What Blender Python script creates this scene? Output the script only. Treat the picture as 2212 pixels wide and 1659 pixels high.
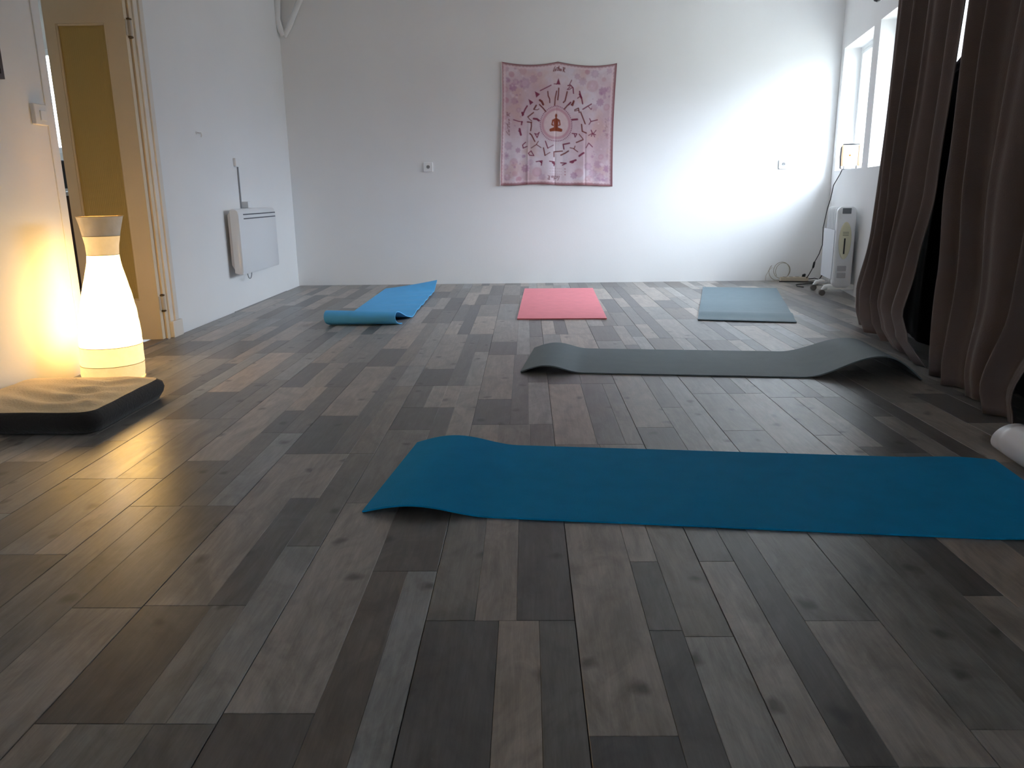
import bpy, bmesh, math, random
import numpy as np
from mathutils import Vector, Matrix
random.seed(5); np.random.seed(5)
for o in list(bpy.data.objects): bpy.data.objects.remove(o, do_unlink=True)
SC = bpy.context.scene
COL = SC.collection
PI = math.pi

# ------------------------------------------------------------------ camera
F_PX, PITCH, YAW, ROLL, CAM_H = 1670.0, 0.24155, -0.02114, -0.01304, 0.85
fw = Vector((math.sin(YAW)*math.cos(PITCH), math.cos(YAW)*math.cos(PITCH), -math.sin(PITCH)))
rt = Vector((math.cos(YAW), -math.sin(YAW), 0)); up = rt.cross(fw)
rt2 = math.cos(ROLL)*rt + math.sin(ROLL)*up
up2 = -math.sin(ROLL)*rt + math.cos(ROLL)*up
cam = bpy.data.cameras.new('camera'); co = bpy.data.objects.new('camera', cam); COL.objects.link(co)
cam.sensor_width = 36.0; cam.lens = F_PX*36.0/2212.0; cam.clip_start = .02; cam.clip_end = 200
M = Matrix((rt2, up2, -fw)).transposed().to_4x4(); M.translation = Vector((0, 0, CAM_H))
co.matrix_world = M
SC.camera = co

EXPOSURE = 4.5
LAMP = 0.44
FLOOD = 0.05
CURT = (.145, .112, .106)
# ------------------------------------------------------------------ sky, light, exposure
SC.view_settings.view_transform = 'Standard'; SC.view_settings.look = 'None'
SC.view_settings.gamma = 1.0; SC.view_settings.use_curve_mapping = False
SC.view_settings.exposure = EXPOSURE
SKY = 1.0
w = bpy.data.worlds.new('overcast_sky'); SC.world = w; w.use_nodes = True
nt = w.node_tree; nt.nodes.clear()
tc = nt.nodes.new('ShaderNodeTexCoord'); sep = nt.nodes.new('ShaderNodeSeparateXYZ')
ramp = nt.nodes.new('ShaderNodeValToRGB'); bg = nt.nodes.new('ShaderNodeBackground'); ow = nt.nodes.new('ShaderNodeOutputWorld')
mp = nt.nodes.new('ShaderNodeMapRange'); mp.inputs['From Min'].default_value = -1; mp.inputs['From Max'].default_value = 1
nt.links.new(tc.outputs['Generated'], sep.inputs[0]); nt.links.new(sep.outputs['Z'], mp.inputs['Value'])
nt.links.new(mp.outputs[0], ramp.inputs[0]); nt.links.new(ramp.outputs[0], bg.inputs[0]); nt.links.new(bg.outputs[0], ow.inputs[0])
e = ramp.color_ramp.elements
e[0].position = .49; e[0].color = (.20, .21, .20, 1)
e[1].position = 1.0; e[1].color = (1.84, 2.0, 2.28, 1)
for pos, v in ((.51, .30), (.56, .62), (.63, 1.15), (.75, 1.5)):
    x = e.new(pos); x.color = (v*.92, v*1.01, v*1.16, 1)
bg.inputs['Strength'].default_value = SKY

SC.cycles.use_denoising = True
SC.cycles.max_bounces = 10; SC.cycles.diffuse_bounces = 8; SC.cycles.glossy_bounces = 4
SC.cycles.transparent_max_bounces = 12; SC.cycles.sample_clamp_indirect = 6.0
SC.cycles.caustics_reflective = False; SC.cycles.caustics_refractive = False

# ------------------------------------------------------------------ helpers
WLOC = {}
def link(o, parent=None, loc=(0, 0, 0)):
    COL.objects.link(o)
    if parent is not None:
        o.parent = parent
        o.location = Vector(loc) - WLOC[parent.name]
    else:
        o.location = loc
    WLOC[o.name] = Vector(loc)
    return o
def tag(o, label=None, cat=None, group=None, kind=None):
    if label: o['label'] = label
    if cat: o['category'] = cat
    if group: o['group'] = group
    if kind: o['kind'] = kind
    return o
def empty(name, loc, label, cat, group=None):
    o = bpy.data.objects.new(name, None); o.empty_display_size = .05
    link(o, None, loc); return tag(o, label, cat, group)

class MB:
    """collects vertices and faces in world coordinates"""
    def __init__(s): s.v = []; s.f = []; s.m = []; s.mi = 0
    def add(s, vs, fs):
        n = len(s.v); s.v += [tuple(p) for p in vs]
        s.f += [tuple(i+n for i in f) for f in fs]; s.m += [s.mi]*len(fs)
        return s
    def box(s, x0, y0, z0, x1, y1, z1):
        vs = [(x0,y0,z0),(x1,y0,z0),(x1,y1,z0),(x0,y1,z0),(x0,y0,z1),(x1,y0,z1),(x1,y1,z1),(x0,y1,z1)]
        return s.add(vs, [(0,3,2,1),(4,5,6,7),(0,1,5,4),(1,2,6,5),(2,3,7,6),(3,0,4,7)])
    def obox(s, c, ax, ay, az):
        """box by centre and three half-axis vectors"""
        c, ax, ay, az = map(Vector, (c, ax, ay, az))
        vs = [c+sx*ax+sy*ay+sz*az for sz in (-1,1) for sx, sy in ((-1,-1),(1,-1),(1,1),(-1,1))]
        return s.add(vs, [(0,3,2,1),(4,5,6,7),(0,1,5,4),(1,2,6,5),(2,3,7,6),(3,0,4,7)])
    def rbox(s, c, ax, ay, az, r, seg=3):
        """box with the four edges along az rounded, and chamfered ends; half-axis vectors"""
        c, ax, ay, az = map(Vector, (c, ax, ay, az))
        la, lb, lz = ax.length, ay.length, az.length
        ua, ub, uz = ax/la, ay/lb, az/lz
        rr = min(r, la*.99, lb*.99)
        def ring(z, ins):
            out = []
            for qx, qy, a0 in ((1,1,0),(-1,1,PI/2),(-1,-1,PI),(1,-1,1.5*PI)):
                for k in range(seg+1):
                    a = a0 + k*PI/2/seg
                    out.append(c+ua*(qx*(la-rr)+math.cos(a)*(rr-ins*0)-qx*ins)+ub*(qy*(lb-rr)+math.sin(a)*rr-qy*ins)+uz*z)
            return out
        ch = min(r*.5, lz*.4)
        rs = [ring(-lz, ch), ring(-lz+ch, 0), ring(lz-ch, 0), ring(lz, ch)]
        n = len(rs[0]); vs = sum(rs, []); fs = []
        for k in range(3):
            for i in range(n):
                j = (i+1) % n; fs.append((k*n+i, k*n+j, (k+1)*n+j, (k+1)*n+i))
        fs.append(tuple(reversed(range(n)))); fs.append(tuple(3*n+i for i in range(n)))
        return s.add(vs, fs)
    def tube(s, pts, r, n=8, caps=True):
        pts = [Vector(p) for p in pts]; rs = r if isinstance(r, (list, tuple)) else [r]*len(pts)
        vs = []; fs = []; prev = None
        for i, p in enumerate(pts):
            t = (pts[min(i+1, len(pts)-1)]-pts[max(i-1, 0)]).normalized()
            if prev is None:
                a = Vector((0,0,1)) if abs(t.z) < .9 else Vector((1,0,0))
                nrm = t.cross(a).normalized()
            else:
                nrm = (prev - t*prev.dot(t)).normalized()
            prev = nrm; b = t.cross(nrm)
            for k in range(n):
                a = 2*PI*k/n; vs.append(p+(nrm*math.cos(a)+b*math.sin(a))*rs[i])
        for i in range(len(pts)-1):
            for k in range(n):
                j = (k+1) % n; fs.append((i*n+k, i*n+j, (i+1)*n+j, (i+1)*n+k))
        if caps:
            fs.append(tuple(reversed(range(n)))); fs.append(tuple((len(pts)-1)*n+k for k in range(n)))
        return s.add(vs, fs)
    def lathe(s, c, prof, n=32, lean=(0, 0), capb=True, capt=True):
        """prof: list of (r, z); lean = x,y shift per metre of z"""
        c = Vector(c); vs = []; fs = []
        for r, z in prof:
            for k in range(n):
                a = 2*PI*k/n; vs.append((c.x+lean[0]*z+r*math.cos(a), c.y+lean[1]*z+r*math.sin(a), c.z+z))
        for i in range(len(prof)-1):
            for k in range(n):
                j = (k+1) % n; fs.append((i*n+k, i*n+j, (i+1)*n+j, (i+1)*n+k))
        if capb: fs.append(tuple(reversed(range(n))))
        if capt: fs.append(tuple((len(prof)-1)*n+k for k in range(n)))
        return s.add(vs, fs)
    def disc(s, c, axis, r, h, n=20):
        axis = Vector(axis).normalized(); return s.tube([Vector(c)-axis*h/2, Vector(c)+axis*h/2], r, n)
    def build(s, name, mat, parent=None, smooth=False, loc=None, bevel=0, autosmooth=None):
        me = bpy.data.meshes.new(name)
        base = Vector(loc) if loc is not None else (WLOC[parent.name] if parent is not None else Vector((0, 0, 0)))
        me.from_pydata([tuple(Vector(p)-base) for p in s.v], [], s.f)
        mats = mat if isinstance(mat, (list, tuple)) else [mat]
        for m in mats: me.materials.append(m)
        if len(mats) > 1: me.polygons.foreach_set('material_index', s.m)
        if smooth: me.polygons.foreach_set('use_smooth', [True]*len(me.polygons))
        me.update()
        if smooth and autosmooth:
            try: me.set_sharp_from_angle(angle=math.radians(autosmooth))
            except Exception: pass
        o = bpy.data.objects.new(name, me); link(o, parent, base)
        if bevel:
            b = o.modifiers.new('bevel', 'BEVEL'); b.width = bevel; b.segments = 2; b.limit_method = 'ANGLE'
        return o

def mat(name, col=(.8, .8, .8), rough=.5, metal=0, spec=.5, bump=None, var=None, emit=None, sheen=0, coat=0, translucent=0):
    """bump=(scale,strength,stretch)  var=(scale,amount)"""
    m = bpy.data.materials.new(name); m.use_nodes = True
    n = m.node_tree.nodes; l = m.node_tree.links; p = n['Principled BSDF']
    p.inputs['Base Color'].default_value = (*col, 1); p.inputs['Roughness'].default_value = rough
    p.inputs['Metallic'].default_value = metal; p.inputs['Specular IOR Level'].default_value = spec
    if sheen: p.inputs['Sheen Weight'].default_value = sheen
    if coat: p.inputs['Coat Weight'].default_value = coat
    if var or bump:
        t = n.new('ShaderNodeTexCoord')
    if var:
        nz = n.new('ShaderNodeTexNoise'); nz.inputs['Scale'].default_value = var[0]; nz.inputs['Detail'].default_value = 5
        l.new(t.outputs['Object'], nz.inputs['Vector'])
        r = n.new('ShaderNodeValToRGB'); k = var[1]
        r.color_ramp.elements[0].color = (*[c*(1-k) for c in col], 1); r.color_ramp.elements[1].color = (*[min(1, c*(1+k)) for c in col], 1)
        r.color_ramp.elements[0].position = .3; r.color_ramp.elements[1].position = .7
        l.new(nz.outputs['Fac'], r.inputs[0]); l.new(r.outputs[0], p.inputs['Base Color'])
    if bump:
        mpn = n.new('ShaderNodeMapping'); mpn.inputs['Scale'].default_value = bump[2] if len(bump) > 2 else (1, 1, 1)
        nb = n.new('ShaderNodeTexNoise'); nb.inputs['Scale'].default_value = bump[0]; nb.inputs['Detail'].default_value = 4
        l.new(t.outputs['Object'], mpn.inputs[0]); l.new(mpn.outputs[0], nb.inputs['Vector'])
        b = n.new('ShaderNodeBump'); b.inputs['Strength'].default_value = bump[1]; b.inputs['Distance'].default_value = .01
        l.new(nb.outputs['Fac'], b.inputs['Height']); l.new(b.outputs[0], p.inputs['Normal'])
    if emit:
        p.inputs['Emission Color'].default_value = (*emit[:3], 1); p.inputs['Emission Strength'].default_value = emit[3]
    if translucent:
        tr = n.new('ShaderNodeBsdfTranslucent'); tr.inputs[0].default_value = (*col, 1)
        mx = n.new('ShaderNodeMixShader'); mx.inputs[0].default_value = translucent
        out = n['Material Output']; l.new(p.outputs[0], mx.inputs[1]); l.new(tr.outputs[0], mx.inputs[2]); l.new(mx.outputs[0], out.inputs[0])
    return m

M_WALL = mat('white_wall_paint', (.875, .877, .875), .75, spec=.3, bump=(60, .05), var=(1.3, .02))
M_CEIL = mat('white_ceiling_paint', (.84, .84, .83), .8, spec=.2, bump=(80, .08))
M_PLAST = mat('white_plastic', (.88, .89, .89), .35)
M_HEAT = mat('white_enamel', (.84, .86, .88), .28, coat=.3)
M_DARK = mat('black_rubber', (.012, .012, .013), .5)
M_SLOT = mat('slot_shadow_grey', (.07, .08, .1), .6)
M_GREYP = mat('grey_plastic', (.30, .31, .33), .45)
M_CREAM = mat('cream_door_paint', (.74, .62, .45), .45, bump=(35, .08, (1, 1, .15)), var=(3, .04))
M_CASING = mat('cream_casing_paint', (.78, .73, .66), .5, bump=(40, .1, (1, 1, .1)), var=(4, .04))
M_STEEL = mat('brushed_steel', (.5, .48, .44), .35, metal=1)
M_FRAME = mat('window_frame_white', (.82, .84, .85), .35)

# ------------------------------------------------------------------ room
XL, YB, YF, ZC = -2.235, 7.555, -4.0, 2.62
CX, AZ = 2.86, math.radians(9.3)
U = Vector((-math.sin(AZ), -math.cos(AZ), 0)); N = Vector((-math.cos(AZ), math.sin(AZ), 0)); C0 = Vector((CX, YB, 0))
def R(s, off, z): return C0 + U*s + N*off + Vector((0, 0, z))       # right-wall frame: s along the wall, off into the room

# floor slab below the planks
fl = MB().box(XL-.1, YF-.1, -.12, 3.2, YB+.1, -.0045).build('floor', mat('underlay_dark', (.03, .028, .026), .8)); tag(fl, kind='structure')

def wood_mat():
    m = bpy.data.materials.new('weathered_wood_plank'); m.use_nodes = True
    n = m.node_tree.nodes; l = m.node_tree.links; p = n['Principled BSDF']
    at = n.new('ShaderNodeAttribute'); at.attribute_name = 'tint'
    tcn = n.new('ShaderNodeTexCoord')
    # every plank gets its own piece of grain: offset by the seed stored in the attribute's alpha
    mul = n.new('ShaderNodeMath'); mul.operation = 'MULTIPLY'; mul.inputs[1].default_value = 91.0; l.new(at.outputs['Alpha'], mul.inputs[0])
    comb = n.new('ShaderNodeCombineXYZ'); l.new(mul.outputs[0], comb.inputs[0]); l.new(mul.outputs[0], comb.inputs[1]); l.new(mul.outputs[0], comb.inputs[2])
    addv = n.new('ShaderNodeVectorMath'); addv.operation = 'ADD'; l.new(tcn.outputs['Object'], addv.inputs[0]); l.new(comb.outputs[0], addv.inputs[1])
    def noise(scale, st, det, dist=0):
        mpn = n.new('ShaderNodeMapping'); mpn.inputs['Scale'].default_value = st; l.new(addv.outputs[0], mpn.inputs[0])
        z = n.new('ShaderNodeTexNoise'); z.inputs['Scale'].default_value = scale; z.inputs['Detail'].default_value = det
        z.inputs['Roughness'].default_value = .62; z.inputs['Distortion'].default_value = dist
        l.new(mpn.outputs[0], z.inputs['Vector']); return z
    def ramp2(src, a, b, lo, hi):
        r = n.new('ShaderNodeMapRange'); r.inputs['From Min'].default_value = a; r.inputs['From Max'].default_value = b
        r.inputs['To Min'].default_value = lo; r.inputs['To Max'].default_value = hi; l.new(src, r.inputs['Value']); return r.outputs[0]
    grain = noise(9, (7, .55, 1), 6, .6)
    blot = noise(4.5, (1.8, .8, 1), 7, 1.6)
    fine = noise(60, (5, .35, 1), 3)
    g1 = ramp2(grain.outputs['Fac'], .32, .68, .84, 1.14)
    g2 = ramp2(blot.outputs['Fac'], .34, .60, .70, 1.13)
    g3 = ramp2(fine.outputs['Fac'], .3, .7, .92, 1.07)
    m1 = n.new('ShaderNodeMath'); m1.operation = 'MULTIPLY'; l.new(g1, m1.inputs[0]); l.new(g2, m1.inputs[1])
    m2 = n.new('ShaderNodeMath'); m2.operation = 'MULTIPLY'; l.new(m1.outputs[0], m2.inputs[0]); l.new(g3, m2.inputs[1])
    # knots
    mk = n.new('ShaderNodeMapping'); mk.inputs['Scale'].default_value = (6.5, 5.2, 1); l.new(addv.outputs[0], mk.inputs[0])
    wob = n.new('ShaderNodeTexNoise'); wob.inputs['Scale'].default_value = 2.2; l.new(mk.outputs[0], wob.inputs['Vector'])
    mixv = n.new('ShaderNodeVectorMath'); mixv.operation = 'MULTIPLY_ADD'; mixv.inputs[1].default_value = (.35, .35, 0)
    l.new(wob.outputs['Color'], mixv.inputs[0]); l.new(mk.outputs[0], mixv.inputs[2])
    vo = n.new('ShaderNodeTexVoronoi'); vo.inputs['Scale'].default_value = .62; vo.voronoi_dimensions = '2D'; l.new(mixv.outputs[0], vo.inputs['Vector'])
    kn = ramp2(vo.outputs['Distance'], .025, .085, .42, 1.0)
    m3 = n.new('ShaderNodeMath'); m3.operation = 'MULTIPLY'; l.new(m2.outputs[0], m3.inputs[0]); l.new(kn, m3.inputs[1])
    vm = n.new('ShaderNodeVectorMath'); vm.operation = 'SCALE'; l.new(at.outputs['Color'], vm.inputs[0]); l.new(m3.outputs[0], vm.inputs['Scale'])
    l.new(vm.outputs[0], p.inputs['Base Color'])
    p.inputs['Specular IOR Level'].default_value = .62
    rr = ramp2(blot.outputs['Fac'], .3, .7, .29, .37); l.new(rr, p.inputs['Roughness'])
    b = n.new('ShaderNodeBump'); b.inputs['Strength'].default_value = .09; b.inputs['Distance'].default_value = .004
    l.new(grain.outputs['Fac'], b.inputs['Height']); l.new(b.outputs[0], p.inputs['Normal'])
    return m
M_WOOD = wood_mat()
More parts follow.
